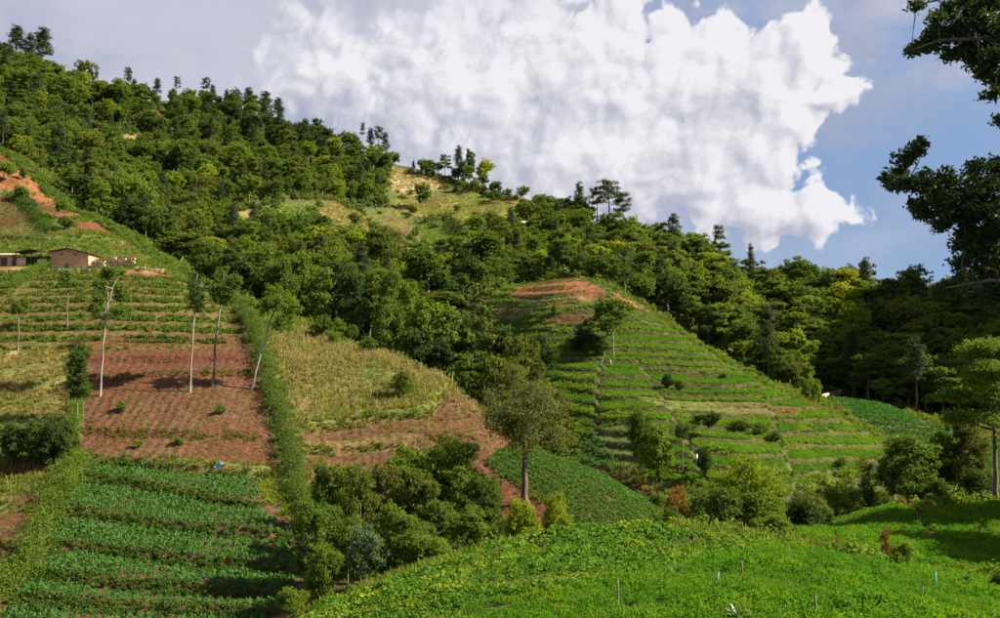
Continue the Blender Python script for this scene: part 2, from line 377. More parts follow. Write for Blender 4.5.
M = {
 'dark': leaf_mat('foliage_dark', (.036,.066,.014), (.064,.108,.020), .36),
 'mid': leaf_mat('foliage_mid', (.062,.112,.016), (.108,.178,.024), .44),
 'bright': leaf_mat('foliage_bright', (.095,.165,.017), (.15,.225,.023), .46),
 'olive': leaf_mat('foliage_olive', (.088,.122,.018), (.135,.168,.026), .44),
 'yellow': leaf_mat('foliage_yellow', (.14,.22,.012), (.27,.31,.016), .5),
 'silver': leaf_mat('foliage_silver', (.07,.12,.045), (.12,.18,.075), .34),
 'pine': leaf_mat('foliage_pine', (.030,.052,.016), (.052,.080,.022), .26),
 'lone': leaf_mat('foliage_lone', (.085,.10,.020), (.135,.145,.028), .38),
 'shade': leaf_mat('foliage_near', (.034,.06,.014), (.07,.11,.022), .45, .5, spec=.3),
 'rust': leaf_mat('foliage_rust', (.13,.05,.022), (.20,.085,.03), .35),
 'amber': leaf_mat('foliage_amber', (.16,.13,.02), (.24,.13,.03), .4),
 'potato': leaf_mat('potato_leaf', (.042,.115,.022), (.085,.19,.036), .36, .65),
 'potato2': leaf_mat('potato_leaf_slope', (.05,.13,.018), (.09,.19,.026), .38, .65),
 'bean': leaf_mat('bean_leaf', (.06,.155,.012), (.105,.215,.018), .44, .65, (.17,.25,.018), .30),
 'carrot': leaf_mat('feathery_leaf', (.062,.185,.010), (.105,.25,.014), .46, .65, (.14,.26,.012), .22),
 'terrace': leaf_mat('terrace_leaf', (.09,.20,.011), (.145,.265,.016), .46, .65, (.12,.21,.014), .07),
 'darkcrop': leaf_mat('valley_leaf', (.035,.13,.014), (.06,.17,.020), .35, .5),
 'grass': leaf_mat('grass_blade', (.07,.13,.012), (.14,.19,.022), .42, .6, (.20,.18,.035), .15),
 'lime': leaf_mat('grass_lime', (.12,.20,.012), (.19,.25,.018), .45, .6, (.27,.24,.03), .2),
 'dry': leaf_mat('grass_dry', (.19,.155,.045), (.28,.22,.075), .35, .7, (.14,.16,.03), .22),
 'stalk': leaf_mat('maize_stalk', (.20,.155,.06), (.30,.23,.095), .25, .7, (.15,.18,.035), .2),
 'weed': leaf_mat('weed_leaf', (.06,.12,.012), (.12,.18,.02), .4, .6),
 'under': leaf_mat('undergrowth_leaf', (.05,.10,.014), (.10,.16,.022), .4, .6, (.14,.15,.03), .06),
 'bark': solid_mat('bark_grey', (.10,.08,.06), (.20,.17,.135), 4, .9, .5, (1, 1, .3)),
 'pale': solid_mat('bark_pale', (.15,.12,.095), (.29,.25,.205), 3, .9, .4, (1, 1, .3)),
 'brown': solid_mat('bark_brown', (.06,.042,.03), (.13,.095,.065), 5, .9, .5, (1, 1, .3)),
 'wood': solid_mat('weathered_wood', (.08,.06,.042), (.16,.125,.09), 9, .9, .3, (1, 1, .1)),
}

# ------------------------------------------------------------------ mesh helpers
def mesh_obj(name, verts, faces, mats, parent=None, smooth=False, midx=None):
    me = bpy.data.meshes.new(name)
    me.from_pydata(verts if isinstance(verts, list) else verts.tolist(), [], faces if isinstance(faces, list) else faces.tolist())
    for m in (mats if isinstance(mats, (list, tuple)) else [mats]): me.materials.append(m)
    if midx is not None: me.polygons.foreach_set('material_index', midx)
    if smooth: me.polygons.foreach_set('use_smooth', [True] * len(me.polygons))
    o = bpy.data.objects.new(name, me); COL.objects.link(o); o.parent = parent
    return o
LABELS = {}
def tag(o, label, cat, group=None, kind=None):
    o['label'] = label; o['category'] = cat
    if group: o['group'] = group
    if kind: o['kind'] = kind
    return o
def empty(name, loc, rz=0, s=1.0):
    o = bpy.data.objects.new(name, None); COL.objects.link(o)
    o.location = loc; o.rotation_euler = (0, 0, rz); o.scale = (s, s, s) if np.isscalar(s) else s
    o.empty_display_size = .2
    return o
class MB:
    def __init__(s): s.v = []; s.f = []; s.m = []
    def add(s, v, f, m=0):
        b = len(s.v); s.v += [tuple(map(float, q)) for q in v]; s.f += [tuple(b + i for i in q) for q in f]; s.m += [m] * len(f)
    def tube(s, pts, rad, n=6, m=0):
        pts = [np.asarray(p, float) for p in pts]; b = len(s.v); prev = None
        for i, p in enumerate(pts):
            t = pts[min(i + 1, len(pts) - 1)] - pts[max(i - 1, 0)]; t = t / (np.linalg.norm(t) + 1e-9)
            a = np.cross(t, [0, 0, 1] if abs(t[2]) < .9 else [1, 0, 0]) if prev is None else prev - t * np.dot(prev, t)
            a = a / (np.linalg.norm(a) + 1e-9); prev = a; c = np.cross(t, a)
            for k in range(n):
                q = 2 * math.pi * k / n
                s.v.append(tuple(p + rad[i] * (math.cos(q) * a + math.sin(q) * c)))
        for i in range(len(pts) - 1):
            for k in range(n):
                s.f.append((b + i * n + k, b + i * n + (k + 1) % n, b + (i + 1) * n + (k + 1) % n, b + (i + 1) * n + k)); s.m.append(m)
        e = b + (len(pts) - 1) * n
        s.f.append(tuple(e + k for k in range(n))); s.m.append(m)
    def box(s, c, d, rz=0, m=0, top=(1, 1), jit=0):
        hx, hy, hz = d[0] / 2, d[1] / 2, d[2] / 2; cs, sn = math.cos(rz), math.sin(rz); v = []
        for z in (-hz, hz):
            kx, ky = top if z > 0 else (1, 1)
            for x, y in ((-hx, -hy), (hx, -hy), (hx, hy), (-hx, hy)):
                x *= kx; y *= ky
                v.append((c[0] + x * cs - y * sn + random.uniform(-jit, jit), c[1] + x * sn + y * cs + random.uniform(-jit, jit), c[2] + z + random.uniform(-jit, jit)))
        s.add(v, [(0, 3, 2, 1), (4, 5, 6, 7), (0, 1, 5, 4), (1, 2, 6, 5), (2, 3, 7, 6), (3, 0, 4, 7)], m)
    def build(s, name, mats, parent=None, smooth=False):
        return mesh_obj(name, s.v, s.f, mats, parent, smooth, s.m)
def leaves(c, n, up, size, rg, aspect=.55, fold=.18):
    """n leaf blades at points c (n,3); up (n,3) is the side they tend to face"""
    d = rg.normal(size=(n, 3)); nn = up + d * .75; nn /= np.linalg.norm(nn, axis=1)[:, None] + 1e-9
    t = np.cross(nn, rg.normal(size=(n, 3))); t /= np.linalg.norm(t, axis=1)[:, None] + 1e-9
    b = np.cross(nn, t); s = (size * rg.uniform(.65, 1.35, n))[:, None]
    v = np.stack([c - t * s * .5, c + b * s * aspect * .5 + nn * s * fold - t * s * .06, c + t * s * .5 - nn * s * .08, c - b * s * aspect * .5 + nn * s * fold - t * s * .06], 1)
    return v.reshape(-1, 3), np.arange(4 * n).reshape(n, 4)
# ------------------------------------------------------------------ the ground itself
rr = np.concatenate([np.arange(5, 44, 1.2), np.arange(44, 110, .45), np.arange(110, 226, .34), np.arange(226, 330, 1.1), np.arange(330, 560, 2.4), np.arange(560, 900, 20)])
azd = np.concatenate([np.arange(-50, -26.2, 1.0), np.arange(-26, 26.05, .1), np.arange(27, 56, 1.0)])
_A2, _Q = np.meshgrid(np.radians(azd), rr)
TX = _Q * np.sin(_A2); TY = _Q * np.cos(_A2); TZ = H(TX, TY)
NB = (fbm(TX / 6, TY / 6, 31, 4) - .5); NS = (fbm(TX / 1.6, TY / 1.6, 41, 3) - .5)
BASE = np.empty(TX.shape + (3,)); BASE[:] = (.055, .058, .022)
SOIL = dict(red=(.082,.034,.016), orange=(.19,.082,.033), dark=(.085,.045,.026), brown=(.095,.05,.026), grass=(.065,.10,.018), dry=(.20,.16,.058), olive=(.105,.11,.03), crop=(.055,.06,.022), pale=(.36,.27,.16), lime=(.105,.15,.022), rust=(.118,.048,.022))
REG = {}
def paint(name, poly, col, feather=.8, noise=2.0, mix=1.0, col2=None, k=4.0):
    if poly is not None and not isinstance(poly, np.ndarray): poly = cpoly(poly)
    REG[name] = poly
    w = (sstep(-feather, feather, sdist(TX, TY, poly) + NB * noise) * mix)[..., None]
    c = np.array(SOIL[col] if isinstance(col, str) else col, float)
    if col2 is not None:
        c2 = np.array(SOIL[col2]); q = np.clip(.5 + k * (NB + .6 * NS), 0, 1)[..., None]; c = c * (1 - q) + c2 * q
    BASE[:] = BASE * (1 - w) + c * w
paint('left_spur', [(-160,640),(-160,300),(-80,160),(0,152),(40,182),(90,217),(190,277),(250,306),(330,331),(420,371),(490,413),(545,450,112),(560,520,95),(480,520,95),(420,520,95),(340,590),(300,640)], 'olive', 1.5, 4, 1, 'grass')
paint('fore', [(250,660),(380,668,25),(500,675,25),(600,678,25),(700,680,25),(800,678,25),(900,675,25),(1000,670,25),(1150,660,25),(1150,605),(1010,593),(960,579),(870,563),(800,549),(760,543),(660,532),(540,540),(480,555),(420,581),(330,604)], 'crop', 1.5, 3, 1, 'brown', 2)
paint('right_field', [(790,536,80),(850,516,90),(920,514,90),(1000,502,90),(1150,490,90),(1150,560,80),(1010,578,76),(950,570,76),(850,557,76),(800,545,78)], 'crop', 1.5, 2, 1, 'brown', 2)
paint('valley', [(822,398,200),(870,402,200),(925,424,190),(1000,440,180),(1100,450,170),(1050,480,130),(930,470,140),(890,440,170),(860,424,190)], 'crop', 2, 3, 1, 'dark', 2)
paint('track', [(800,392,220),(850,397,220),(900,404,220),(960,420,220),(960,426,220),(900,411,220),(850,402,220),(800,398,220)], 'brown', 1.5, 2)
paint('mid_soil', [(470,440),(545,440),(575,456),(605,468),(640,485),(668,500),(668,512),(655,505),(600,475),(570,459),(488,462),(500,476),(530,492),(556,512),(560,536),(540,538),(500,540),(485,500),(465,470)], 'red', .5, 1.2, 1, 'rust')
paint('mid_field', [(486,463),(570,458),(600,472),(640,492),(660,506),(666,540),(560,542),(556,512),(530,492),(500,476)], 'brown', .5, .8)
# the terraced hill
paint('terraces', POLY_C, 'grass', 1.0, 2.0, 1, 'crop')
_zc = H0(TX, TY) + (fbm(TX / 11, TY / 11, 2, 3) - .5) * (0.5 + 3.0 * sstep(200, 300, TY))
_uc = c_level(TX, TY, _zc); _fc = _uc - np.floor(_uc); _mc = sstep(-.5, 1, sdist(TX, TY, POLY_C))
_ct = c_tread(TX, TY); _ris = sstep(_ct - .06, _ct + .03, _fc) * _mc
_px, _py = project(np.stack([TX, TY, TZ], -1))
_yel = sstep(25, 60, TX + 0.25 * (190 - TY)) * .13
_rc = np.array((.045,.038,.016)) * (1 - _yel[..., None]) + np.array((.20,.19,.05)) * _yel[..., None]  # olive-brown risers, darkened so the colour carries the shadow on the banks
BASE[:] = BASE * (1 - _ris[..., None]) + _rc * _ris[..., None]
paint('hill_top', [(512,297),(548,280),(590,284),(612,293),(585,300),(545,298),(525,300)], 'orange', .8, 2.5, 1, 'red')
paint('hill_top_slope', [(590,286),(640,306),(650,313),(610,302),(575,296)], 'red', .8, 2.5, .9, 'orange')
paint('hill_bare', [(548,319),(600,316),(600,325),(545,326)], 'red', .5, 1.5, .9)
paint('hill_brown', [(640,398),(690,402),(760,404),(800,410),(795,417),(730,414),(660,408)], 'red', .5, 1.5, .8, 'olive')
paint('hill_ochre', [(500,303),(550,296),(600,300),(560,312),(500,318),(490,312)], 'dry', .8, 2, .6, 'red')
# left spur
paint('lower_plots', [(-80,470),(70,468),(62,510),(40,560),(0,602),(-80,640)], 'olive', .6, 1.5, 1, 'red', 5)
paint('plot_bare', [(-40,515),(42,508),(25,545),(0,560),(-40,560)], 'brown', .6, 1.5, 1, 'red')
paint('dry_plot', [(-80,350),(60,348),(80,352),(72,425),(-80,428)], 'dry', .6, 2, 1, 'olive', 5)
paint('potato_ground', [(82,462),(150,467),(275,476),(305,548),(300,640),(-20,640),(0,610),(60,520)], 'dark', .5, 1, 1, 'brown')
paint('red_plot', [(78,459),(84,352),(120,350),(252,350),(264,400),(280,472),(150,464)], 'red', .5, .8, 1, 'brown', 2)
_ul = l_level(TX, TY, _zc); _fl = _ul - np.floor(_ul); _ml = sstep(-.2, 1, sdist(TX, TY, POLY_L))
_t = ((1 - sstep(.6, .75, _fl)) * _ml * np.clip(.95 + 2.0 * NB, 0, 1))[..., None]
BASE[:] = BASE * (1 - _t) + np.array((.115, .062, .028)) * _t
paint('terrace_soil', [(82,352),(250,350),(240,336),(215,334),(150,336),(90,338)], 'red', .5, 1.2, .8, 'rust')
paint('yard', [(-40,266),(0,262),(60,268),(110,268),(165,274),(178,281),(150,278),(60,272),(-40,276)], 'pale', .8, 2, .8, 'orange')
paint('house_plot', [(-60,285),(30,272),(22,285),(0,300),(-60,310)], 'brown', .6, 1, 1, 'red')
paint('upper_field', [(-60,196),(10,196),(38,220),(50,236),(-60,236)], 'red', .6, 1.5, .9, 'olive', 3)
paint('orange_slope', [(-60,155),(0,152),(40,183),(85,212),(96,219),(60,220),(30,205),(10,192),(-60,190)], 'orange', .8, 2.5, 1, 'red', 3)
paint('orange_strip', [(75,222),(115,228),(112,234),(80,231)], 'rust', .6, 1.5, 1)
paint('maize_field', [(272,338),(330,332),(420,372),(490,415),(430,411),(360,418),(298,428),(284,390)], 'dry', .8, 2.5, 1, 'lime', 5)
paint('lower_band', [(298,430),(360,421),(430,414),(492,419),(495,445),(470,470),(420,480),(300,480)], 'red', .6, 2.0, .95, 'brown', 3)
paint('low_strip', [(300,440),(400,432),(420,438),(400,447),(300,452)], 'dry', .6, 1.5, .45, 'olive')
paint('ravine_soil', [(325,580),(345,572),(392,598),(350,606),(322,600)], 'dark', .4, .6, 1, 'brown')
paint('hedge_strip', [(228,304),(240,306),(256,338),(268,372),(276,402),(288,434),(296,466),(306,505),(298,505),(287,470),(279,436),(268,404),(260,374),(248,340)], 'dark', .4, .6)  # dark strip along the left of the long hedge, colour only, nothing cut
paint('fallow', [(258,472),(280,475),(300,520),(296,540),(272,506),(262,500)], 'brown', .4, 1, 1, 'olive')
# clearings on the mountain
paint('open_patchwork', [(250,205),(310,200),(350,208),(385,205),(392,165),(470,172),(545,200),(548,222),(500,228),(462,245),(455,272),(380,262),(320,244),(255,232)], 'olive', 3, 10, .85, 'grass')
for k, (nm, pl, a, b) in enumerate([('clear_a', [(388,166),(440,165),(470,174),(460,186),(420,192),(394,190)], 'dry', 'pale'), ('clear_b', [(398,199),(470,193),(545,199),(550,215),(500,224),(420,219),(392,212)], 'dry', 'lime'),
     ('clear_c', [(418,225),(452,220),(460,240),(425,246)], 'grass', 'lime'), ('clear_d', [(262,206),(310,204),(312,222),(268,222)], 'grass', 'lime'), ('clear_e', [(316,208),(356,209),(392,236),(340,241),(308,226)], 'dry', 'olive'),
     ('clear_f', [(285,225),(330,224),(325,234),(285,234)], 'dry', 'brown'), ('clear_g', [(380,215),(410,220),(412,240),(385,236)], 'brown', 'olive'), ('clear_h', [(360,242),(440,250),(455,258),(420,264),(362,256)], 'olive', 'dry'),
     ('clear_i', [(365,245),(385,246),(388,258),(372,258)], 'rust', 'orange'), ('clear_j', [(425,262),(460,256),(458,268),(425,274)], 'lime', 'grass'), ('scar_a', [(38,88),(52,92),(58,104),(44,100)], 'dry', 'rust'),
     ('scar_b', [(120,132),(140,136),(138,146),(118,144)], 'dry', 'rust'), ('scar_c', [(150,110),(166,112),(164,122),(152,120)], 'rust', 'dry'), ('clear_k', [(230,212),(258,210),(262,222),(236,226)], 'olive', 'dry'), ('clear_l', [(505,222),(520,220),(524,227),(508,228)], 'rust', 'red')]):
    paint(nm, pl, a, 1.5, 4, 1, b, 4)
nr, na = TX.shape
ix = np.arange(nr * na).reshape(nr, na)
me = bpy.data.meshes.new('hillside')
vv = np.stack([TX, TY, TZ], -1).reshape(-1, 3).astype(np.float32)
ff = np.stack([ix[:-1, :-1], ix[:-1, 1:], ix[1:, 1:], ix[1:, :-1]], -1).reshape(-1, 4).astype(np.int32)
me.vertices.add(len(vv)); me.vertices.foreach_set('co', vv.ravel())
me.loops.add(ff.size); me.loops.foreach_set('vertex_index', ff.ravel())
me.polygons.add(len(ff)); me.polygons.foreach_set('loop_start', np.arange(0, ff.size, 4, dtype=np.int32))
me.polygons.foreach_set('use_smooth', np.ones(len(ff), bool))
ca = me.color_attributes.new('ground_colour', 'FLOAT_COLOR', 'POINT')
ca.data.foreach_set('color', np.concatenate([BASE, np.ones(TX.shape + (1,))], -1).reshape(-1).astype(np.float32))
me.update(calc_edges=True)
gm, n = mat_new('ground'); L = n.links
out = nd(n, 'ShaderNodeOutputMaterial'); b = nd(n, 'ShaderNodeBsdfPrincipled'); b.inputs['Roughness'].default_value = .95; b.inputs['Specular IOR Level'].default_value = .1
at_ = nd(n, 'ShaderNodeAttribute', attribute_name='ground_colour'); geo = nd(n, 'ShaderNodeNewGeometry')
n1 = nd(n, 'ShaderNodeTexNoise'); n1.inputs['Scale'].default_value = 1.6; n1.inputs['Detail'].default_value = 8; L.new(geo.outputs['Position'], n1.inputs['Vector'])
rp = nd(n, 'ShaderNodeMapRange'); rp.inputs['From Min'].default_value = .3; rp.inputs['From Max'].default_value = .7; rp.inputs['To Min'].default_value = .62; rp.inputs['To Max'].default_value = 1.35
L.new(n1.outputs['Fac'], rp.inputs[0])
vm = nd(n, 'ShaderNodeVectorMath', operation='SCALE'); L.new(at_.outputs['Color'], vm.inputs[0]); L.new(rp.outputs[0], vm.inputs['Scale'])
L.new(vm.outputs[0], b.inputs['Base Color'])
bp = nd(n, 'ShaderNodeBump'); bp.inputs['Strength'].default_value = .9; bp.inputs['Distance'].default_value = .25; L.new(n1.outputs['Fac'], bp.inputs['Height']); L.new(bp.outputs[0], b.inputs['Normal'])
L.new(b.outputs[0], out.inputs[0])
me.materials.append(gm)
ground = bpy.data.objects.new('hillside', me); COL.objects.link(ground)
ground['kind'] = 'structure'; ground['label'] = 'red earth hillsides and valley with cut terraces and banks'
# ------------------------------------------------------------------ small plants: meshes that the crop and grass covers repeat
def proto_collection(name, builders):
    c = bpy.data.collections.new(name)
    for k, (v, f, m) in enumerate(builders):
        me = bpy.data.meshes.new(name); me.from_pydata(v.tolist(), [], f.tolist()); me.materials.append(m)
        o = bpy.data.objects.new('%s_%02d' % (name, k), me); c.objects.link(o)
    return c
def p_leafy(seed, n=26, w=.42, h=.38, size=.24):
    rg = np.random.default_rng(seed)
    a = rg.uniform(0, 2 * math.pi, n); r = w * np.sqrt(rg.uniform(0, 1, n)); z = h * (1 - (r / w) ** 2 * .75) * rg.uniform(.55, 1.1, n)
    c = np.stack([r * np.cos(a), r * np.sin(a), z], -1)
    up = np.stack([np.cos(a) * r / w * .9, np.sin(a) * r / w * .9, np.ones(n)], -1)
    return leaves(c, n, up, size, rg, .7, .1)
def p_blades(seed, n=22, w=.3, h=.5, wid=.035, lean=.5, base=.12):
    rg = np.random.default_rng(seed); V = []; Fc = []
    for k in range(n):
        a = rg.uniform(0, 6.283); r = base * math.sqrt(rg.uniform()); hh = h * rg.uniform(.55, 1.1); l = lean * rg.uniform(.1, 1) * hh
        b = rg.uniform(0, 6.283); x, y = r * math.cos(a), r * math.sin(a); ca, sa = math.cos(b) * wid, math.sin(b) * wid
        dx, dy = math.cos(a) * l, math.sin(a) * l; i = len(V)
        V += [(x - ca, y - sa, 0), (x + ca, y + sa, 0), (x + dx * .4 + ca * .8, y + dy * .4 + sa * .8, hh * .65), (x + dx * .4 - ca * .8, y + dy * .4 - sa * .8, hh * .65), (x + dx, y + dy, hh)]
        Fc += [(i, i + 1, i + 2, i + 3), (i + 3, i + 2, i + 4, i + 4)]
    V = np.array(V); q = [f for f in Fc]
    return V, np.array([f if f[2] != f[3] else (f[0], f[1], f[2], f[2]) for f in q])
def p_feather(seed, n=64, w=.42, h=.45):
    rg = np.random.default_rng(seed)
    a = rg.uniform(0, 6.283, n); r = w * np.sqrt(rg.uniform(0, 1, n)); z = h * (1 - (r / w) ** 2 * .6) * rg.uniform(.5, 1.1, n)
    c = np.stack([r * np.cos(a), r * np.sin(a), z], -1)
    up = np.stack([np.cos(a) * .8, np.sin(a) * .8, np.full(n, .7)], -1)
    return leaves(c, n, up, .17, rg, .32, .12)
def p_bush(seed, n=90, w=.6, h=.9, size=.2):
    rg = np.random.default_rng(seed)
    d = rg.normal(size=(n, 3)); d /= np.linalg.norm(d, axis=1)[:, None]; d[:, 2] = np.abs(d[:, 2]) ** .8
    r = rg.uniform(.45, 1, n)[:, None] * (1 + .25 * np.sin(d[:, :1] * 5 + seed) * np.cos(d[:, 1:2] * 4))
    c = d * r * np.array([w, w, h]); return leaves(c, n, d + np.array([0, 0, .4]), size, rg, .65, .12)
def p_stalks(seed, n=7):
    rg = np.random.default_rng(seed); V = []; Fc = []
    for k in range(n):
        x, y = rg.normal(0, .22, 2); h = rg.uniform(.4, 1.25); l = rg.normal(0, .16, 2); w = .03; b = rg.uniform(0, 3.14); ca, sa = math.cos(b) * w, math.sin(b) * w; i = len(V)
        V += [(x - ca, y - sa, 0), (x + ca, y + sa, 0), (x + l[0] + ca * .6, y + l[1] + sa * .6, h), (x + l[0] - ca * .6, y + l[1] - sa * .6, h)]; Fc.append((i, i + 1, i + 2, i + 3))
        for q in range(2):
            z = h * rg.uniform(.3, .9); a = rg.uniform(0, 6.283); e = rg.uniform(.25, .5); i = len(V)
            V += [(x, y, z), (x + math.cos(a) * e * .5 - math.sin(a) * .04, y + math.sin(a) * e * .5 + math.cos(a) * .04, z + .1), (x + math.cos(a) * e, y + math.sin(a) * e, z - .12), (x + math.cos(a) * e * .5 + math.sin(a) * .04, y + math.sin(a) * e * .5 - math.cos(a) * .04, z + .08)]; Fc.append((i, i + 1, i + 2, i + 3))
    return np.array(V), np.array(Fc)
class _F(list):
    def tolist(self): return list(self)
def blades(*a, **k):
    v, f = p_blades(*a, **k); return v, _F(tuple(dict.fromkeys(map(int, q))) for q in f)
def p_clod(seed):
    rg = np.random.default_rng(seed); v = np.array([(1,0,0),(-1,0,0),(0,1,0),(0,-1,0),(0,0,1),(0,0,-1)], float) * rg.uniform(.6, 1.3, (6, 3)) * .16 + rg.normal(0, .02, (6, 3))
    return v, np.array([(0,2,4),(2,1,4),(1,3,4),(3,0,4),(2,0,5),(1,2,5),(3,1,5),(0,3,5)])
M['clod'] = solid_mat('soil_clod', (.075,.030,.015), (.15,.065,.032), 4, .95, .4)
PC = {
 'clod': proto_collection('soil_clod', [(*p_clod(k + 500), M['clod']) for k in range(5)]),
 'potato': proto_collection('potato_plant', [(*p_leafy(k, 30, .42, .40, .20), M['potato']) for k in range(4)]),
 'potato2': proto_collection('potato_plant_slope', [(*p_leafy(k + 9, 30, .42, .40, .20), M['potato2']) for k in range(4)]),
 'bean': proto_collection('bean_plant', [(*p_leafy(k + 20, 46, .5, .46, .19), M['bean']) for k in range(4)]),
 'carrot': proto_collection('feathery_plant', [(*p_feather(k + 30), M['carrot']) for k in range(4)]),
 'terrace': proto_collection('terrace_plant', [(*p_leafy(k + 40, 26, .48, .5, .26), M['terrace']) for k in range(4)]),
 'darkcrop': proto_collection('valley_plant', [(*p_leafy(k + 50, 18, .5, .45, .34), M['darkcrop']) for k in range(3)]),
 'grass': proto_collection('grass_tuft', [(*blades(k + 60, 20, .3, .5, .035, .6, .28), M['grass']) for k in range(4)]),
 'lime': proto_collection('lime_grass_tuft', [(*blades(k + 65, 22, .3, .5, .04, .6, .3), M['lime']) for k in range(4)]),
 'dry': proto_collection('dry_grass_tuft', [(*blades(k + 70, 18, .3, .45, .03, .7, .3), M['dry']) for k in range(4)]),
 'stalk': proto_collection('maize_stubble', [(*p_stalks(k + 80), M['stalk']) for k in range(5)]),
 'weed': proto_collection('weed', [(*p_leafy(k + 90, 16, .28, .32, .18), M['weed']) for k in range(4)]),
 'under': proto_collection('undergrowth_bush', [(*p_bush(k + 100, 80, .7, .9, .34), M['under']) for k in range(5)]),
 'bankmid': proto_collection('bank_bush_dark', [(*p_bush(k + 115, 70, .5, .6, .22), M['mid']) for k in range(4)]),
 'bushlet': proto_collection('bank_bush', [(*p_bush(k + 110, 70, .5, .6, .22), M['bright']) for k in range(4)]),
}
_GN = {}
def gn_tree(key):
    if key in _GN: return _GN[key]
    g = bpy.data.node_groups.new('scatter_' + key, 'GeometryNodeTree')
    g.interface.new_socket('Geometry', in_out='INPUT', socket_type='NodeSocketGeometry'); g.interface.new_socket('Geometry', in_out='OUTPUT', socket_type='NodeSocketGeometry')
    N = g.nodes; L = g.links
    i = N.new('NodeGroupInput'); o = N.new('NodeGroupOutput'); p = N.new('GeometryNodeMeshToPoints'); s = N.new('GeometryNodeInstanceOnPoints'); c = N.new('GeometryNodeCollectionInfo')
    c.inputs['Collection'].default_value = PC[key]; c.inputs['Separate Children'].default_value = True; c.inputs['Reset Children'].default_value = True
    def attr(nm, dt):
        a = N.new('GeometryNodeInputNamedAttribute'); a.data_type = dt; a.inputs['Name'].default_value = nm
        return [q for q in a.outputs if q.enabled and q.name == 'Attribute'][0]
    L.new(i.outputs[0], p.inputs['Mesh']); L.new(p.outputs[0], s.inputs['Points']); L.new(c.outputs[0], s.inputs['Instance'])
    s.inputs['Pick Instance'].default_value = True
    L.new(attr('pick', 'INT'), s.inputs['Instance Index']); L.new(attr('turn', 'FLOAT_VECTOR'), s.inputs['Rotation']); L.new(attr('size', 'FLOAT_VECTOR'), s.inputs['Scale'])
    L.new(s.outputs[0], o.inputs[0]); _GN[key] = g
    return g
def scatter(name, key, xy, label, cat, smin=.8, smax=1.2, zs=1.0, group=None, sink=.03, tilt=.15, hf=None, patchy=0.0):
    xy = np.asarray(xy)
    if len(xy) == 0: return None
    z = (hf or HF)(xy[:, 0], xy[:, 1]) - sink
    pts = np.column_stack([xy, z]); px, py = project(pts)
    keep = (px > -90) & (px < 1090) & (py < 720); pts = pts[keep]; n = len(pts)
    if n == 0: return None
    me = bpy.data.meshes.new(name); me.from_pydata(pts.tolist(), [], [])
    a = me.attributes.new('pick', 'INT', 'POINT'); a.data.foreach_set('value', rng.integers(0, len(PC[key].objects), n).astype(np.int32))
    a = me.attributes.new('turn', 'FLOAT_VECTOR', 'POINT'); t = np.column_stack([rng.normal(0, tilt, n), rng.normal(0, tilt, n), rng.uniform(0, 6.283, n)]); a.data.foreach_set('vector', t.ravel().astype(np.float32))
    a = me.attributes.new('size', 'FLOAT_VECTOR', 'POINT'); s = rng.uniform(smin, smax, n) * (1 + patchy * 2 * (fbm(pts[:, 0] / 3.5, pts[:, 1] / 3.5, 15, 4) - .5)); t = np.column_stack([s, s, s * zs * rng.uniform(.85, 1.2, n)]); a.data.foreach_set('vector', t.ravel().astype(np.float32))
    o = bpy.data.objects.new(name, me); COL.objects.link(o)
    md = o.modifiers.new('scatter', 'NODES'); md.node_group = gn_tree(key)
    tag(o, label, cat, group, 'stuff')
    return o
def fill(poly, spacing, jit=.5, inset=0.0, edge_noise=0.0):
    """points spread over a polygon on the ground, about `spacing` metres apart"""
    lo = poly.min(0); hi = poly.max(0)
    X, Y = np.meshgrid(np.arange(lo[0], hi[0], spacing), np.arange(lo[1], hi[1], spacing))
    X = X + rng.uniform(-jit, jit, X.shape) * spacing; Y = Y + rng.uniform(-jit, jit, Y.shape) * spacing
    d = sdist(X, Y, poly) + (edge_noise * (fbm(X / 4, Y / 4, 77, 3) - .5) if edge_noise else 0)
    k = d > inset
    return np.column_stack([X[k], Y[k]])
def rows(poly, ang, row, step, jit=.1, bend=0.0):
    """planted rows at an angle to the x axis"""
    c = poly.mean(0); r = np.hypot(*(poly - c).T).max()
    A, B = np.meshgrid(np.arange(-r, r, row), np.arange(-r, r, step))
    A = A + rng.normal(0, jit * row, A.shape) + bend * np.sin(B / 6); B = B + rng.uniform(-.4, .4, B.shape) * step
    ca, sa = math.cos(ang), math.sin(ang)
    X = c[0] + B * ca - A * sa; Y = c[1] + B * sa + A * ca
    k = sdist(X, Y, poly) > 0
    return np.column_stack([X[k], Y[k]])
def thin(xy, p): return xy[rng.uniform(size=len(xy)) < p]
def pnoise(xy, s, seed): return fbm(xy[:, 0] / s, xy[:, 1] / s, seed, 4)

# potato terraces at the lower left
PF = [([(92,461),(170,467),(257,475),(259,502),(200,495),(130,483),(71,477)], 'topmost potato strip below the red ploughed plot, lower left slope'),
 ([(70,482),(130,487),(210,500),(258,509),(302,543),(210,529),(130,518),(58,510)], 'wide potato strip, second down from the red ploughed plot, lower left slope'),
 ([(56,515),(130,523),(210,533),(303,550),(306,572),(200,560),(120,550),(45,543)], 'potato strip, third down from the red ploughed plot, lower left slope'),
 ([(43,548),(120,554),(200,565),(296,578),(288,590),(200,588),(110,581),(27,573)], 'potato strip, fourth down from the red ploughed plot, lower left slope'),
 ([(26,578),(110,586),(200,593),(285,595),(278,609),(200,608),(100,604),(10,600)], 'narrow potato strip next to lowest on the lower left slope'),
 ([(6,605),(100,608),(200,612),(270,614),(270,650),(-20,650)], 'lowest potato strip cut by the bottom left edge of the photo')]
for pl, lab in PF:
    p = cpoly(pl)
    p = p[:]
    scatter('potato_crop', 'potato', thin(rows(p, R(97), .80, .30, .07), .95), lab, 'crop', .74, 1.08, 1.2, 'potato strips on the lower left slope', patchy=.45)
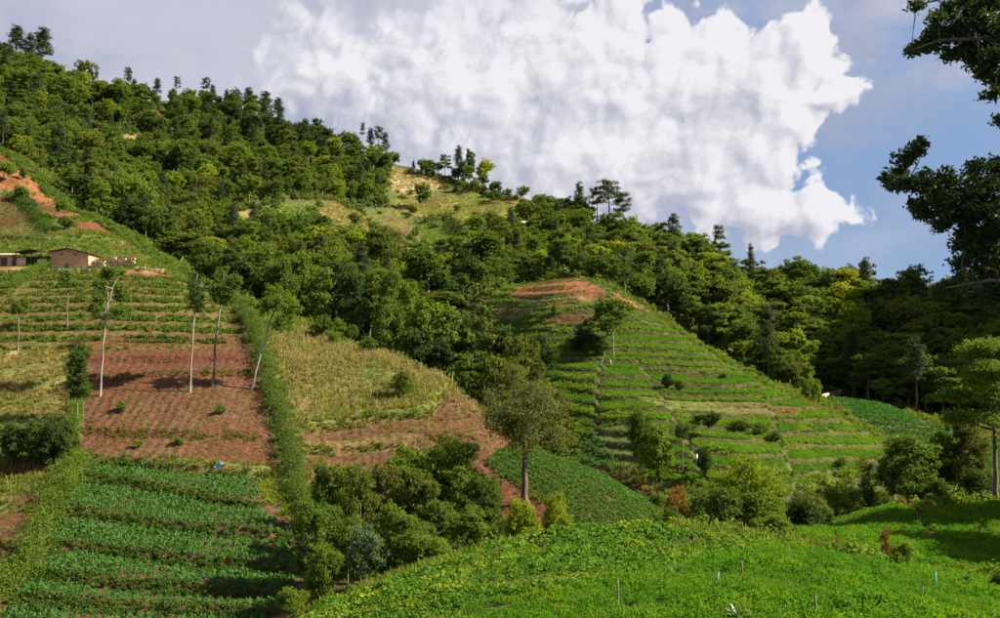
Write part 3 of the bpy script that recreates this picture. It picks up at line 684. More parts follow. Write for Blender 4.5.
p = REG['mid_field']
q = rows(p, R(118), .66, .30, .07); q = q[pnoise(q, 2.6, 5) > .27]
scatter('potato_crop', 'potato2', q, 'sloping potato field below the lone forked tree in the middle', 'crop', .68, .95, 1.2)
# foreground: leafy beans behind, feathery crop in front
FOREP = REG['fore']
LEAFY = cpoly([(330,604),(420,581),(480,555),(540,540),(660,532),(760,543),(790,548),(745,556),(690,565),(640,578),(590,590),(520,602),(470,616),(440,660),(250,660)])
q = fill(LEAFY, .42, .5, 0.0, 1.5)
rgp = np.abs(((q[:, 1] * .80 - q[:, 0] * .6) / 1.9 + .5 * (pnoise(q, 7, 13) - .5)) % 1 - .5)
q = q[((rgp > .10) | (rng.uniform(size=len(q)) < .35)) & (pnoise(q, 2.2, 19) > .24)]
scatter('bean_crop', 'bean', q, 'leafy bean crop mottled yellow green along the back of the foreground field', 'crop', .75, 1.25, patchy=.9)
q = fill(FOREP, .40, .5, 0.0, 1.0)
q = q[(sdist(q[:, 0], q[:, 1], LEAFY) + 1.2 * (pnoise(q, 2, 8) - .5)) < .2]
rowgap = np.abs(((q[:, 1] * .93 - q[:, 0] * .36) / 3.4 + .3 * (pnoise(q, 9, 3) - .5)) % 1 - .5)
q = q[(rowgap > .09) | (rng.uniform(size=len(q)) < .12)]
scatter('feathery_crop', 'carrot', q, 'bright green feathery crop covering the front of the foreground field', 'crop', .7, 1.2, 1.1, patchy=.7)
q = fill(cpoly([(520,660),(560,612),(620,610),(700,616),(700,660)]), .5, .5)
scatter('grass', 'lime', q, 'yellow green grass verge at the bottom edge below the foreground field', 'grass', .5, .9)
RF = REG['right_field']
q = fill(RF, .48, .5, 0, 1.5)
rg_ = np.abs(((q[:, 0] - .25 * q[:, 1]) / 9.0) % 1 - .5)
q = q[rg_ > .03]
scatter('feathery_crop', 'carrot', q, 'bright green field in the hollow on the right, half under tree shade', 'crop', .8, 1.3, 1.1, patchy=.6)
# valley floor
VF = REG['valley']
q = fill(VF, .55, .5, 0.5)
rg_ = ((q[:, 1] + .35 * q[:, 0]) / 4.2 + .4 * pnoise(q, 25, 4)) % 1
q = q[rg_ > .30]
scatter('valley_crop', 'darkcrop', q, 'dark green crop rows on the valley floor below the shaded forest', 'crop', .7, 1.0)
# terraced hill, one cover for each terrace
q = fill(POLY_C, .38, .5, .2)
zz = H0(q[:, 0], q[:, 1]) + (fbm(q[:, 0] / 11, q[:, 1] / 11, 2, 3) - .5) * (0.5 + 3.0 * sstep(200, 300, q[:, 1]))
u = c_level(q[:, 0], q[:, 1], zz); fr = u - np.floor(u); lev = np.floor(u).astype(int); sec = c_sector(q[:, 0], q[:, 1])
bare = np.zeros(len(q), bool)
for k in ('hill_top', 'hill_top_slope', 'hill_bare', 'hill_brown'): bare |= sdist(q[:, 0], q[:, 1], REG[k]) > -.3
och = sdist(q[:, 0], q[:, 1], REG['hill_ochre']) > 0
pth = np.zeros(len(q), bool)
for ln in (SEC1, SEC2, SEC4): pth |= np.abs(ldist(q[:, 0], q[:, 1], ln)[0]) < .5
ctv = c_tread(q[:, 0], q[:, 1])
tread = (fr > .02) & (fr < ctv + .05) & ~bare & ~pth & (pnoise(q, 5, 61) > .25)
ok = tread & (~och | (fr > ctv - .12) | (rng.uniform(size=len(q)) < .03)) 
dk = (q[:, 1] < 148) & (q[:, 0] < 17)      # potato strips at the foot, left
top = lev.max()
ORD = ['first', 'second', 'third', 'fourth', 'fifth', 'sixth', 'seventh', 'eighth', 'ninth', 'tenth', 'eleventh', 'twelfth', 'thirteenth', 'fourteenth', 'fifteenth', 'sixteenth', 'seventeenth', 'eighteenth', 'nineteenth', 'twentieth', 'twenty-first', 'twenty-second', 'twenty-third', 'twenty-fourth', 'twenty-fifth', 'twenty-sixth', 'twenty-seventh', 'twenty-eighth']
rank = 0
for l in range(top, lev.min() - 1, -1):
    s = ok & (lev == l) & ~dk
    if s.sum() < 40: continue
    scatter('terrace_crop', ['terrace', 'carrot', 'terrace', 'bean', 'terrace', 'carrot', 'bean'][rank % 7], q[s], 'green crop strip on the %s planted terrace down from the bare hilltop' % ORD[min(rank, 27)], 'crop', .6, .95, 1.0, 'crop strips on the terraced hill'); rank += 1
scatter('potato_crop', 'potato', rows(cpoly([(578,428),(594,430),(618,462),(612,468),(575,462)]), R(20), .8, .45), 'small dark potato strips at the left foot of the terraced hill', 'crop', .9, 1.2)
ris = (fr >= ctv + .02) & (rng.uniform(size=len(q)) < .28)
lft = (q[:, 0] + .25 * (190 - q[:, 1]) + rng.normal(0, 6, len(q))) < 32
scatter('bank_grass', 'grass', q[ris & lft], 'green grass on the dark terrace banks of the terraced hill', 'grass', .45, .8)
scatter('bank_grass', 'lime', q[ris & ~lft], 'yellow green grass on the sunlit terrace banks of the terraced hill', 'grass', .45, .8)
# left spur
SP = REG['left_spur']
q = fill(SP, .75, .5, 0, 3)
d = np.full(len(q), -99.0)
for k in ('potato_ground', 'red_plot', 'orange_slope', 'house_plot', 'yard', 'mid_soil', 'mid_field', 'fore', 'ravine_soil', 'plot_bare', 'lower_band', 'dry_plot', 'maize_field', 'terrace_soil', 'orange_strip', 'upper_field'): d = np.maximum(d, sdist(q[:, 0], q[:, 1], REG[k]))
inl = sdist(q[:, 0], q[:, 1], POLY_L) > 0
zz = H0(q[:, 0], q[:, 1]) + (fbm(q[:, 0] / 11, q[:, 1] / 11, 2, 3) - .5) * .5
ul = l_level(q[:, 0], q[:, 1], zz); fl = ul - np.floor(ul)
g = (d < .2) & (~inl | (fl > .60) | (rng.uniform(size=len(q)) < .04)) & (pnoise(q, 6, 14) > .18)
scatter('grass', 'grass', q[g], 'green grass over the banks and rough ground of the left spur', 'grass', .7, 1.4)
q2 = fill(POLY_L, .55, .5); z2 = H0(q2[:, 0], q2[:, 1]) + (fbm(q2[:, 0] / 11, q2[:, 1] / 11, 2, 3) - .5) * .5
f2 = l_level(q2[:, 0], q2[:, 1], z2) % 1; g2 = (f2 > .62) & (f2 < .97) & (pnoise(q2, 4, 18) > .36)
scatter('bank_bush', 'bankmid', q2[g2], 'low bushes along the terrace banks below the adobe house', 'bush', .45, 1.0)
g = inl & (fl < .55) & (rng.uniform(size=len(q)) < .4)
scatter('seedlings', 'weed', q[g], 'young green plants on the terraces below the adobe house', 'crop', .6, 1.0)
p = REG['red_plot']; q = rows(p, R(95), 1.0, .75, .12); q = q[(rng.uniform(size=len(q)) < .62) & (q[:, 1] < 132)]
scatter('seedlings', 'weed', q, 'sparse seedlings in rows on the red ploughed plot', 'crop', .55, 1.0)
p = REG['upper_field']; scatter('seedlings', 'weed', rows(p, R(70), 1.3, .7, .1), 'rows of green plants on the red field above the houses', 'crop', .9, 1.4)
p = REG['ravine_soil']; scatter('seedlings', 'weed', rows(p, R(60), .8, .5, .1), 'young plants on the small dark plot beside the foreground field', 'crop', .7, 1.0)
p = REG['dry_plot']; q = fill(p, .6, .5)
scatter('dry_grass', 'dry', q[pnoise(q, 2.5, 4) > .45], 'dry tan grass on the plot left of the red ploughed plot', 'grass', .8, 1.4)
scatter('grass', 'grass', thin(fill(p, .9), .5), 'green tufts among the dry grass left of the red ploughed plot', 'grass', .6, 1.0)
p = REG['maize_field']; q = fill(p, .62, .5, 0, 1.5)
scatter('maize_stubble', 'stalk', q, 'dry maize stalks standing over the tan grassy slope right of the hedge', 'crop', .6, 1.1)
q = fill(p, .8, .5); scatter('weeds', 'lime', q[pnoise(q, 6, 24) > .40], 'green weeds among the dry maize stalks', 'grass', .7, 1.3)
p = REG['lower_band']; q = fill(p, .8, .5)
scatter('maize_stubble', 'stalk', q[pnoise(q, 4, 27) > .5], 'dry stalks on the red soil band below the maize slope', 'crop', .5, .9)
scatter('weeds', 'grass', thin(q, .35), 'green weeds on the red soil band below the maize slope', 'grass', .5, 1.0)
p = REG['fallow']; scatter('weeds', 'lime', thin(fill(p, .5), .6), 'weedy corner beside the topmost potato strip', 'grass', .6, 1.1)
p = REG['plot_bare']; scatter('weeds', 'weed', thin(fill(p, .8), .3), 'weeds on the bare brown plot at the left edge', 'grass', .5, 1.0)
p = REG['orange_slope']; scatter('weeds', 'grass', thin(fill(p, 1.2), .25), 'scattered tufts on the bare orange slope', 'grass', .6, 1.2)
p = REG['mid_soil']; scatter('weeds', 'weed', thin(fill(p, .7), .3), 'weeds on the red soil round the sloping potato field', 'grass', .5, 1.1)
for ln, lab in ((0, 'first'), (1, 'second'), (2, 'third'), (3, 'fourth'), (4, 'fifth'), (5, None), (6, None), (7, None), (9, None), (10, None), (11, None), (12, None), (13, None)):
    line = BANKS[ln][0]; n = int(np.hypot(*np.diff(line, axis=0).T).sum() / (.06 if ln < 5 else .10)); L_ = np.concatenate([[0], np.cumsum(np.hypot(*np.diff(line, axis=0).T))]); t = rng.uniform(0, L_[-1], n)
    xy = np.column_stack([np.interp(t, L_, line[:, 0]), np.interp(t, L_, line[:, 1])]) + rng.normal(0, .26, (n, 2))
    xy = xy[pnoise(xy, 2.5, 30 + ln) > (.25 if ln < 5 else .36)]
    where = {5: 'above the topmost potato strip', 6: 'across the middle of the red ploughed plot', 7: 'across the upper red ploughed plot', 9: 'below the big bush at the left edge', 10: 'between the rough plots at the left edge', 11: 'above the lowest rough plot at the left edge', 12: 'at the lower edge of the maize slope', 13: 'across the red soil band below the maize slope'}.get(ln) or 'under the %s potato strip' % ORD[ln]
    scatter('bank_grass', 'bankmid' if ln < 5 else 'grass', xy, 'grass on the bank ' + where, 'grass', .38, .7, 1.0, 'grassy banks of the left plots')
# mountain undergrowth and clearing grass
FOREST = cpoly([(-120,60),(0,62),(100,100),(200,107),(270,127),(340,152),(450,180),(530,207),(600,239),(650,262),(700,277),(760,302),(850,312),(930,324),(1000,352),(1000,428,235),(920,416,235),(850,398,245),(780,386,240),(720,350,230),(660,320,230),(600,290,235),(560,278,225),(500,296,228),(500,330,215),(470,360,190),(500,400,150),(520,412,145),(490,407,144),(420,366,155),(330,327,170),(250,300,185),(190,271,195),(90,211,220),(0,146,265),(-120,100,300)])
FOREST = np.vstack([FOREST[:15], [[150, 335], [215, 345], [262, 290], [215, 228], [150, 236]], FOREST[15:]])
q = fill(FOREST, 2.3, .5, -1)
dc = np.full(len(q), -99.0)
CL = [k for k in REG if k.startswith('clear_') or k.startswith('scar_')]
for k in CL: dc = np.maximum(dc, sdist(q[:, 0], q[:, 1], REG[k]))
opq = (sdist(q[:, 0], q[:, 1], REG['open_patchwork']) > 0) & (rng.uniform(size=len(q)) < .8)
scatter('undergrowth', 'under', q[(dc < 1) & ~opq], 'low bushy undergrowth covering the forested mountain', 'undergrowth', 1.1, 2.6)
scatter('clearing_grass', 'dry', thin(fill(REG['open_patchwork'], 1.5), .6), 'thin dry grass between the mountain clearings', 'grass', 1.0, 1.8, .7)
for k, lab in (('clear_a', 'upper tan clearing near the ridge'), ('clear_b', 'long tan clearing below the ridge'), ('clear_e', 'dry clearing in the middle of the mountain'), ('clear_h', 'lowest olive clearing on the mountain')):
    scatter('clearing_grass', 'dry', fill(REG[k], 1.1), 'dry grass on the ' + lab, 'grass', 1.2, 2.0, .7)
for k, lab in (('clear_c', 'square green clearing on the mountain'), ('clear_d', 'left green clearing on the mountain'), ('clear_j', 'small lime green clearing behind the gully trees')):
    scatter('clearing_crop', 'terrace', rows(REG[k], R(20), 1.8, .9), 'green crop rows on the ' + lab, 'crop', 1.0, 1.6, .7)

q = np.column_stack([rng.uniform(-150, 135, 80000), rng.uniform(55, 262, 80000)])
px_, py_ = project(np.column_stack([q, HF(q[:, 0], q[:, 1])]))
d = np.full(len(q), -99.0)
for k in REG:
    if not (k.startswith('clear') or k.startswith('scar')): d = np.maximum(d, sdist(q[:, 0], q[:, 1], REG[k]))
k_ = (d < .3) & (px_ > -60) & (px_ < 1060)
k_ &= ~((sdist(q[:, 0], q[:, 1], FOREST) > 3))
g = q[k_]
scatter('rough_grass', 'grass', g, 'rough green grass on the ravine sides and field edges', 'grass', .7, 1.6)
g2 = g[(pnoise(g, 7, 44) > .5) & (rng.uniform(size=len(g)) < .4)]
scatter('rough_bushes', 'bushlet', g2, 'low scrub on the ravine sides and field edges', 'undergrowth', .7, 2.0)
q = q[(sdist(q[:, 0], q[:, 1], SP) > -4) & (sdist(q[:, 0], q[:, 1], SP) < 1.5) & (q[:, 1] > 138)]
scatter('crest_grass', 'dry', q[3200:6000], 'dry grass along the crest of the left spur', 'grass', .9, 1.6)
scatter('crest_scrub', 'bankmid', q[:2400], 'scrub along the crest of the left spur at the forest edge', 'undergrowth', .8, 1.9)

q = thin(fill(FOREP, 2.2, .5), .35)
scatter('weeds', 'dry', q, 'scattered dry and yellowing weeds in the foreground field', 'grass', .5, 1.0)

q = fill(REG['red_plot'], .45, .5, .3)
scatter('soil_clods', 'clod', thin(q, .8), 'clods of earth strewn over the red ploughed plot', 'soil', .35, 1.3, .8)
scatter('soil_clods', 'clod', thin(fill(REG['lower_band'], .5), .5), 'clods of earth on the red band below the maize slope', 'soil', .35, 1.2, .8)
scatter('soil_clods', 'clod', thin(fill(REG['mid_soil'], .5), .5), 'clods of earth round the sloping potato field', 'soil', .35, 1.2, .8)
# ------------------------------------------------------------------ trees and shrubs
def limb(mb, a, b, r0, r1, rg, seg=5, wob=.08, n=6, sag=0.0):
    a = np.asarray(a, float); b = np.asarray(b, float); L = np.linalg.norm(b - a); pts = []
    for i in range(seg + 1):
        t = i / seg; p = a + (b - a) * t
        if 0 < i < seg: p = p + rg.normal(0, wob * L / seg, 3)
        p[2] += sag * L * math.sin(t * math.pi); pts.append(p)
    mb.tube(pts, np.linspace(r0, r1, seg + 1), n); return pts
def build_tree(seed, h=10, crown_w=6, crown_h=6, crown_z=None, lobes=8, clusters=90, per=16, leaf=.34, lobe_r=.42, trunk_r=.16, lean=(0, 0), fork=0, shape='round', cl_r=.55, up=.45, limbs=True, leafasp=.6):
    """returns (trunk verts, faces), (crown verts, faces): a tapered trunk with limbs and a crown of leaf clumps with gaps"""
    rg = np.random.default_rng(seed); mb = MB()
    cz = h - crown_h / 2 if crown_z is None else crown_z
    top = np.array([lean[0], lean[1], cz])
    lc = []
    for k in range(lobes):
        d = rg.normal(size=3); d /= np.linalg.norm(d)
        if shape == 'round': r = rg.uniform(.35, .72)
        elif shape == 'flat': r = rg.uniform(.4, .8); d[2] *= .6
        elif shape == 'cone': r = .6; t = (k + .5) / lobes; a = k * 2.4; w = (1 - t) * .85 + .08; d = np.array([math.cos(a) * w, math.sin(a) * w, (t * 2 - 1) / r * .8])
        elif shape == 'column': r = .6; t = (k + .5) / lobes; a = k * 2.4; d = np.array([math.cos(a) * .5, math.sin(a) * .5, (t * 2 - 1) / r * .8])
        elif shape == 'tiers': r = .8; t = (k % 4 + .5) / 4; a = k * 2.1 + rg.uniform(0, 1); w = (.95 - .5 * t) * rg.uniform(.5, 1); d = np.array([math.cos(a) * w, math.sin(a) * w, (t * 2 - 1) / r * .8 + rg.uniform(-.1, .1)])
        lc.append(top + d * r * np.array([crown_w / 2, crown_w / 2, crown_h / 2]))
    lc = np.array(lc)
    base = np.zeros(3)
    split = np.array([lean[0] * .55, lean[1] * .55, max(.3, (cz - crown_h * .42) if limbs else cz)])
    mid = limb(mb, base, split, trunk_r, trunk_r * .72, rg, 6, .06, 7)
    mb.v[:7] = [(v[0] * 1.5, v[1] * 1.5, v[2] - .4) for v in mb.v[:7]]
    mains = [top + np.array([rg.uniform(-.12, .12) * crown_w, rg.uniform(-.12, .12) * crown_w, crown_h * .28]) for _ in range(max(1, fork + 1))]
    spine = [limb(mb, split, m_, trunk_r * .68, trunk_r * .2, rg, 6, .15, 6) for m_ in mains]
    for c in lc:
        sp = spine[rg.integers(len(spine))]; s0 = min(sp[:-1], key=lambda p: np.linalg.norm(p - c) + (2.5 if p[2] > c[2] else 0))
        limb(mb, s0, c, trunk_r * .36, trunk_r * .09, rg, 4, .2, 5)
    nc = clusters; li = rg.integers(0, lobes, nc)
    d = rg.normal(size=(nc, 3)); d /= np.linalg.norm(d, axis=1)[:, None]
    rad = lobe_r * min(crown_w, crown_h * 1.1) / 2
    zs = {'flat': .5, 'tiers': .35}.get(shape, .85)
    cc = lc[li] + d * (rad * rg.uniform(.55, 1.08, nc)[:, None]) * np.array([1, 1, zs])
    n = nc * per; own = np.repeat(np.arange(nc), per)
    pos = cc[own] + rg.normal(size=(n, 3)) * cl_r * .5 * np.array([1, 1, .6])
    outw = pos - (lc[li][own] * .6 + top * .4); outw /= np.linalg.norm(outw, axis=1)[:, None] + 1e-9
    v, f = leaves(pos, n, outw * .8 + np.array([0, 0, up]), leaf, rg, leafasp)
    return mb, v, f
PROTO = {}
def proto(key, bark, leafm, **k):
    mb, v, f = build_tree(**k)
    tm = bpy.data.meshes.new('trunk'); tm.from_pydata(mb.v, [], mb.f); tm.materials.append(M[bark]); tm.polygons.foreach_set('use_smooth', [True] * len(tm.polygons))
    cm = bpy.data.meshes.new('crown'); cm.from_pydata(v.tolist(), [], f.tolist()); cm.materials.append(M[leafm])
    PROTO[key] = (tm, cm, k.get('h', 10), k.get('crown_w', 6))
def place(name, key, loc, label, cat, s=1.0, rz=0.0, leafm=None, group=None, sx=None, crown='crown'):
    tm, cm, _, _ = PROTO[key]
    e = empty(name, tuple(loc), rz, (sx or s, sx or s, s))
    for nm, me in (('trunk', tm), (crown, cm)):
        o = bpy.data.objects.new(nm, me); COL.objects.link(o); o.parent = e
        if nm == crown and leafm:
            o.material_slots[0].link = 'OBJECT'; o.material_slots[0].material = M[leafm]
    tag(e, label, cat, group)
    return e
for k in range(5):
    proto('round%d' % k, 'bark', 'mid', seed=200 + k, h=10, crown_w=7.2 + .4 * (k % 3), crown_h=7.0 + .5 * (k % 2), lobes=10 + k % 3, clusters=150, per=20, leaf=.46, lobe_r=.46, trunk_r=.17)
for k in range(3):
    proto('tall%d' % k, 'bark', 'mid', seed=220 + k, h=13, crown_w=6.2, crown_h=9.5, lobes=13, clusters=170, per=20, leaf=.46, lobe_r=.42, trunk_r=.18, fork=1)
for k in range(3):
    proto('tier%d' % k, 'bark', 'mid', seed=230 + k, h=12, crown_w=8.5, crown_h=9.0, lobes=18, clusters=190, per=20, leaf=.46, lobe_r=.36, trunk_r=.18, shape='tiers', fork=1, up=.9)
for k in range(3):
    proto('pine%d' % k, 'brown', 'pine', seed=240 + k, h=14, crown_w=5.0, crown_h=9.0, lobes=16, clusters=170, per=20, leaf=.44, lobe_r=.34, trunk_r=.20, shape='cone', leafasp=.28, up=.6)
for k in range(2):
    proto('flatpine%d' % k, 'brown', 'pine', seed=250 + k, h=13, crown_w=7.0, crown_h=6.0, lobes=12, clusters=130, per=22, leaf=.44, lobe_r=.36, trunk_r=.20, shape='tiers', leafasp=.28, up=.6)
for k in range(4):
    proto('shrub%d' % k, 'brown', 'mid', seed=260 + k, h=3.0, crown_w=3.4, crown_h=2.7, lobes=8, clusters=110, per=20, leaf=.24, lobe_r=.5, trunk_r=.06, cl_r=.34, fork=2)
for k in range(4):
    proto('gully%d' % k, 'bark', 'mid', seed=270 + k, h=10, crown_w=6.4, crown_h=9.2, lobes=18, clusters=330, per=26, leaf=.29, lobe_r=.38, trunk_r=.15, cl_r=.5, fork=1)
proto('slender_a', 'pale', 'mid', seed=301, h=14, crown_w=8.0, crown_h=6.6, lobes=13, clusters=240, per=22, leaf=.30, lobe_r=.27, shape='tiers',  trunk_r=.16, lean=(.9, 0), fork=1, cl_r=.5)
proto('slender_b', 'pale', 'dark', seed=302, h=14, crown_w=4.8, crown_h=6.0, lobes=10, clusters=120, per=20, leaf=.27, lobe_r=.34,  trunk_r=.16, lean=(1.0, 0), cl_r=.45)
proto('slender_c', 'bark', 'mid', seed=303, h=14, crown_w=5.6, crown_h=6.0, lobes=11, clusters=170, per=22, leaf=.28, lobe_r=.34,  trunk_r=.16, lean=(1.6, 0), cl_r=.45)
proto('slender_d', 'pale', 'bright', seed=304, h=13, crown_w=6.4, crown_h=7.0, lobes=13, clusters=210, per=22, leaf=.28, lobe_r=.32,  trunk_r=.16, lean=(3.4, 0), cl_r=.45)
proto('sapling', 'bark', 'mid', seed=305, h=8, crown_w=3.0, crown_h=4.2, lobes=8, clusters=80, per=18, leaf=.25, lobe_r=.36, trunk_r=.09, cl_r=.4)
proto('bushy', 'bark', 'mid', seed=306, h=9, crown_w=3.8, crown_h=7.0, lobes=12, clusters=220, per=22, leaf=.25, lobe_r=.42, trunk_r=.11, shape='column', cl_r=.45)
proto('column', 'brown', 'olive', seed=307, h=6.2, crown_w=2.0, crown_h=5.8, lobes=12, clusters=130, per=18, leaf=.2, lobe_r=.8, trunk_r=.1, shape='column', cl_r=.35)
proto('big_right', 'brown', 'mid', seed=308, h=17, crown_w=13, crown_h=11, lobes=20, clusters=620, per=26, leaf=.28, lobe_r=.27, trunk_r=.26, shape='tiers', fork=2, cl_r=.75, up=.9)
proto('dome', 'brown', 'mid', seed=309, h=4.2, crown_w=4.6, crown_h=3.9, lobes=10, clusters=260, per=24, leaf=.22, lobe_r=.45, trunk_r=.12, cl_r=.4, fork=1)
proto('airy', 'bark', 'yellow', seed=310, h=8, crown_w=7.2, crown_h=7.0, lobes=16, clusters=300, per=20, leaf=.26, lobe_r=.34, trunk_r=.16, cl_r=.5, fork=2)
proto('wispy', 'brown', 'olive', seed=311, h=3, crown_w=2.2, crown_h=2.6, lobes=8, clusters=34, per=14, leaf=.12, lobe_r=.5, trunk_r=.03, cl_r=.35, fork=3)

proto('lone', 'brown', 'lone', seed=314, h=13, crown_w=12, crown_h=9.6, lobes=30, clusters=560, per=26, leaf=.24, lobe_r=.22, trunk_r=.30, fork=2, cl_r=.62, up=.7, leafasp=.4)
def foot(px, py, dmin=35): return cast(px, py, dmin, 640, HF)
def tree_px(name, key, px, py, top, label, cat='tree', d=None, leafm=None, group=None, wpx=None, rz=None, dmin=35):
    """stand a tree on the ground at a photo pixel (or at distance d when its foot is hidden); its height from the row of its top"""
    if d is None: p = foot(px, py, dmin)
    else:
        x = (px - 500) / F * d; p = np.array([x, d, float(HF(x, d))])
    ztop = ray(px, top)[2] * p[1]; h = max(.5, ztop - p[2]); s = h / PROTO[key][2] * 1.05
    sx = (wpx / F * p[1]) / PROTO[key][3] if wpx else s
    if not hasattr(tree_px, 'spots'): tree_px.spots = []
    tree_px.spots.append((p[0], p[1], max(1.5, sx * PROTO[key][3] * .4)))
    return place(name, key, p, label, cat, s, random.uniform(0, 6.28) if rz is None else rz, leafm, group, sx)
T = tree_px
T('slender_tree', 'slender_a', 100, 396, 266, 'slender tree with pale bare trunk, leftmost on the red ploughed plot', rz=0, wpx=56)
T('slender_tree', 'slender_b', 190, 392, 268, 'slender pale trunk with sparse dark top, left one of the close pair', rz=0, wpx=30)
T('slender_tree', 'slender_c', 212, 386, 266, 'slender tree with thin grey trunk, right one of the close pair', rz=0, wpx=44)
T('leaning_tree', 'slender_d', 251, 390, 281, 'tree leaning right with pale trunk beside the long hedge', rz=0, wpx=52)
T('bushy_tree', 'bushy', 77, 424, 342, 'dark leafy columnar tree at the left edge of the red plot', leafm='dark', wpx=30)
T('sapling', 'sapling', 83, 428, 378, 'small sapling with a thin trunk under the dark columnar tree', wpx=16, leafm='mid')
T('sapling', 'sapling', 67, 328, 262, 'thin bare sapling straight below the adobe house', wpx=22, leafm='mid')
T('sapling', 'sapling', 18, 350, 292, 'thin sapling on the terraces at the left edge', wpx=22, leafm='mid')
T('small_tree', 'round1', 62, 219, 196, 'small round tree above the adobe house', leafm='bright', wpx=15)
T('shrub', 'shrub0', 66, 230, 216, 'shrub just below the small round tree above the adobe house', 'shrub', leafm='mid', wpx=18)
T('sapling', 'sapling', 42, 177, 161, 'sapling alone on the bare orange slope', wpx=9, leafm='mid')
T('shrub', 'shrub1', 22, 180, 168, 'dark shrub on the bare orange slope at the left edge', 'shrub', leafm='dark', wpx=10)
T('shrub', 'shrub2', 3, 182, 160, 'bright shrub cut by the left edge beside the orange slope', 'shrub', leafm='bright', wpx=26)
T('shrub', 'shrub3', 24, 202, 184, 'shrub on the bank between the orange slope and the red field', 'shrub', leafm='mid', wpx=22)
T('shrub', 'shrub0', 33, 210, 198, 'pale shrub on the bank below the orange slope', 'shrub', leafm='silver', wpx=12)
T('forest_edge_tree', 'tall0', 72, 199, 164, 'tree with grey trunk at the forest edge, first along the orange slope', wpx=22)
T('forest_edge_tree', 'tall1', 81, 206, 170, 'tree with pale trunk at the forest edge, second along the orange slope', wpx=20, leafm='dark')
T('forest_edge_tree', 'tall2', 91, 210, 182, 'leaning pale trunk at the forest edge, last along the orange slope', wpx=22)
T('lone_tree', 'lone', 525, 503, 366, 'lone forked tree with wide olive crown standing on the potato slope', wpx=142, rz=0) if 'lone' in PROTO else None
T('small_tree', 'round2', 810, 399, 374, 'small pale green tree beside the low wall in the valley', d=196, leafm='bright', wpx=24)
T('columnar_tree', 'column', 868, 512, 456, 'dark narrow columnar tree behind the right field', wpx=19)
T('dark_tree', 'gully0', 905, 508, 428, 'dark tree left of the big tree, behind the right field', d=124, leafm='mid', wpx=66)
T('dark_tree', 'gully1', 936, 508, 420, 'olive topped tree in the middle of the right clump', d=128, leafm='bright', wpx=52)
T('dark_tree', 'gully2', 962, 506, 412, 'tree with yellowish top beside the big right tree', d=126, leafm='lone', wpx=50)
T('dark_tree', 'gully3', 890, 505, 445, 'small dark tree at the left end of the right clump', d=130, leafm='mid', wpx=36)
T('big_tree', 'big_right', 992, 505, 334, 'big spreading tree with dark trunk at the right edge', d=116, leafm='bright', wpx=130)
for k, (x, d, h_) in enumerate([(1050,104,350),(1085,96,360),(1120,108,340),(1065,88,420),(1140,92,380)]):
    T('field_edge_tree', 'gully%d' % (k % 4), x, 0, h_, 'tree on the right field margin whose shade falls over the field', d=d, leafm='mid', group='trees on the margin of the right field', wpx=90)
T('shrub', 'dome', 975, 500, 470, 'low dark bush at the foot of the big right tree', 'shrub', leafm='dark', wpx=40, d=119)
T('shrub', 'dome', 930, 508, 480, 'low dark bush under the right clump of trees', 'shrub', leafm='mid', wpx=40, d=121)
T('hill_tree', 'round3', 613, 356, 296, 'round tree standing alone high on the terraced hill', leafm='mid', wpx=46)
T('shrub', 'dome', 583, 352, 328, 'dark bush left of the round tree on the terraced hill', 'shrub', leafm='dark', wpx=34)
T('shrub', 'dome', 598, 358, 336, 'dark bush at the foot of the round tree on the terraced hill', 'shrub', leafm='dark', wpx=26)
T('shrub', 'shrub1', 554, 316, 305, 'small round bush near the top of the terraced hill', 'shrub', leafm='mid', wpx=9)
T('shrub', 'shrub2', 588, 328, 318, 'small dark bush under the bare red bank of the terraced hill', 'shrub', leafm='dark', wpx=10)
T('shrub', 'dome', 668, 390, 374, 'dark bush on the red bank in the middle of the terraced hill', 'shrub', leafm='dark', wpx=14)
T('shrub', 'dome', 680, 392, 380, 'smaller dark bush on the red bank in the middle of the terraced hill', 'shrub', leafm='mid', wpx=11)
T('small_tree', 'sapling', 722, 392, 370, 'slim sapling among the upper right terraces', leafm='olive', wpx=12)
T('small_tree', 'round4', 712, 437, 410, 'small dark tree in the middle of the lower terraces', leafm='dark', wpx=20)
T('small_tree', 'sapling', 683, 472, 418, 'thin dark tree with bare trunk on the lower terraces', leafm='dark', wpx=18)
T('shrub', 'dome', 640, 462, 408, 'tall dark bush at the left foot of the lower terraces', 'shrub', leafm='mid', wpx=30, d=133)
T('shrub', 'dome', 655, 468, 425, 'leafy bush beside the tall dark bush at the terrace foot', 'shrub', leafm='bright', wpx=36, d=130)
T('shrub', 'dome', 704, 478, 448, 'dark pointed bush below the thin dark tree', 'shrub', leafm='dark', wpx=18)
for k, (x, y, t, w, m) in enumerate([(742,432,420,26,'dark'),(760,437,424,22,'mid'),(700,425,414,18,'dark'),(690,432,422,20,'mid'),(840,470,456,14,'mid'),(775,443,432,16,'mid')]):
    T('shrub', 'shrub%d' % (k % 4), x, y, t, ['widest dark bush', 'pale bush right of the widest one', 'small dark bush above the small dark tree', 'pale bush left of the small dark tree', 'lone bush near the right tail', 'small bush at the right end'][k] + ' in the brushy band across the lower terraces', 'shrub', leafm=m, wpx=w, group='bushes in the band across the lower terraces')
T('bright_tree', 'airy', 742, 530, 452, 'airy yellow green tree in front of the lower terraces', d=100, leafm='yellow', wpx=80)
T('shrub', 'dome', 716, 535, 488, 'large dark green bush left of the airy yellow green tree', 'shrub', d=96, leafm='mid', wpx=56)
T('shrub', 'dome', 757, 535, 492, 'dense bright bush under the airy yellow green tree', 'shrub', d=97, leafm='bright', wpx=46)
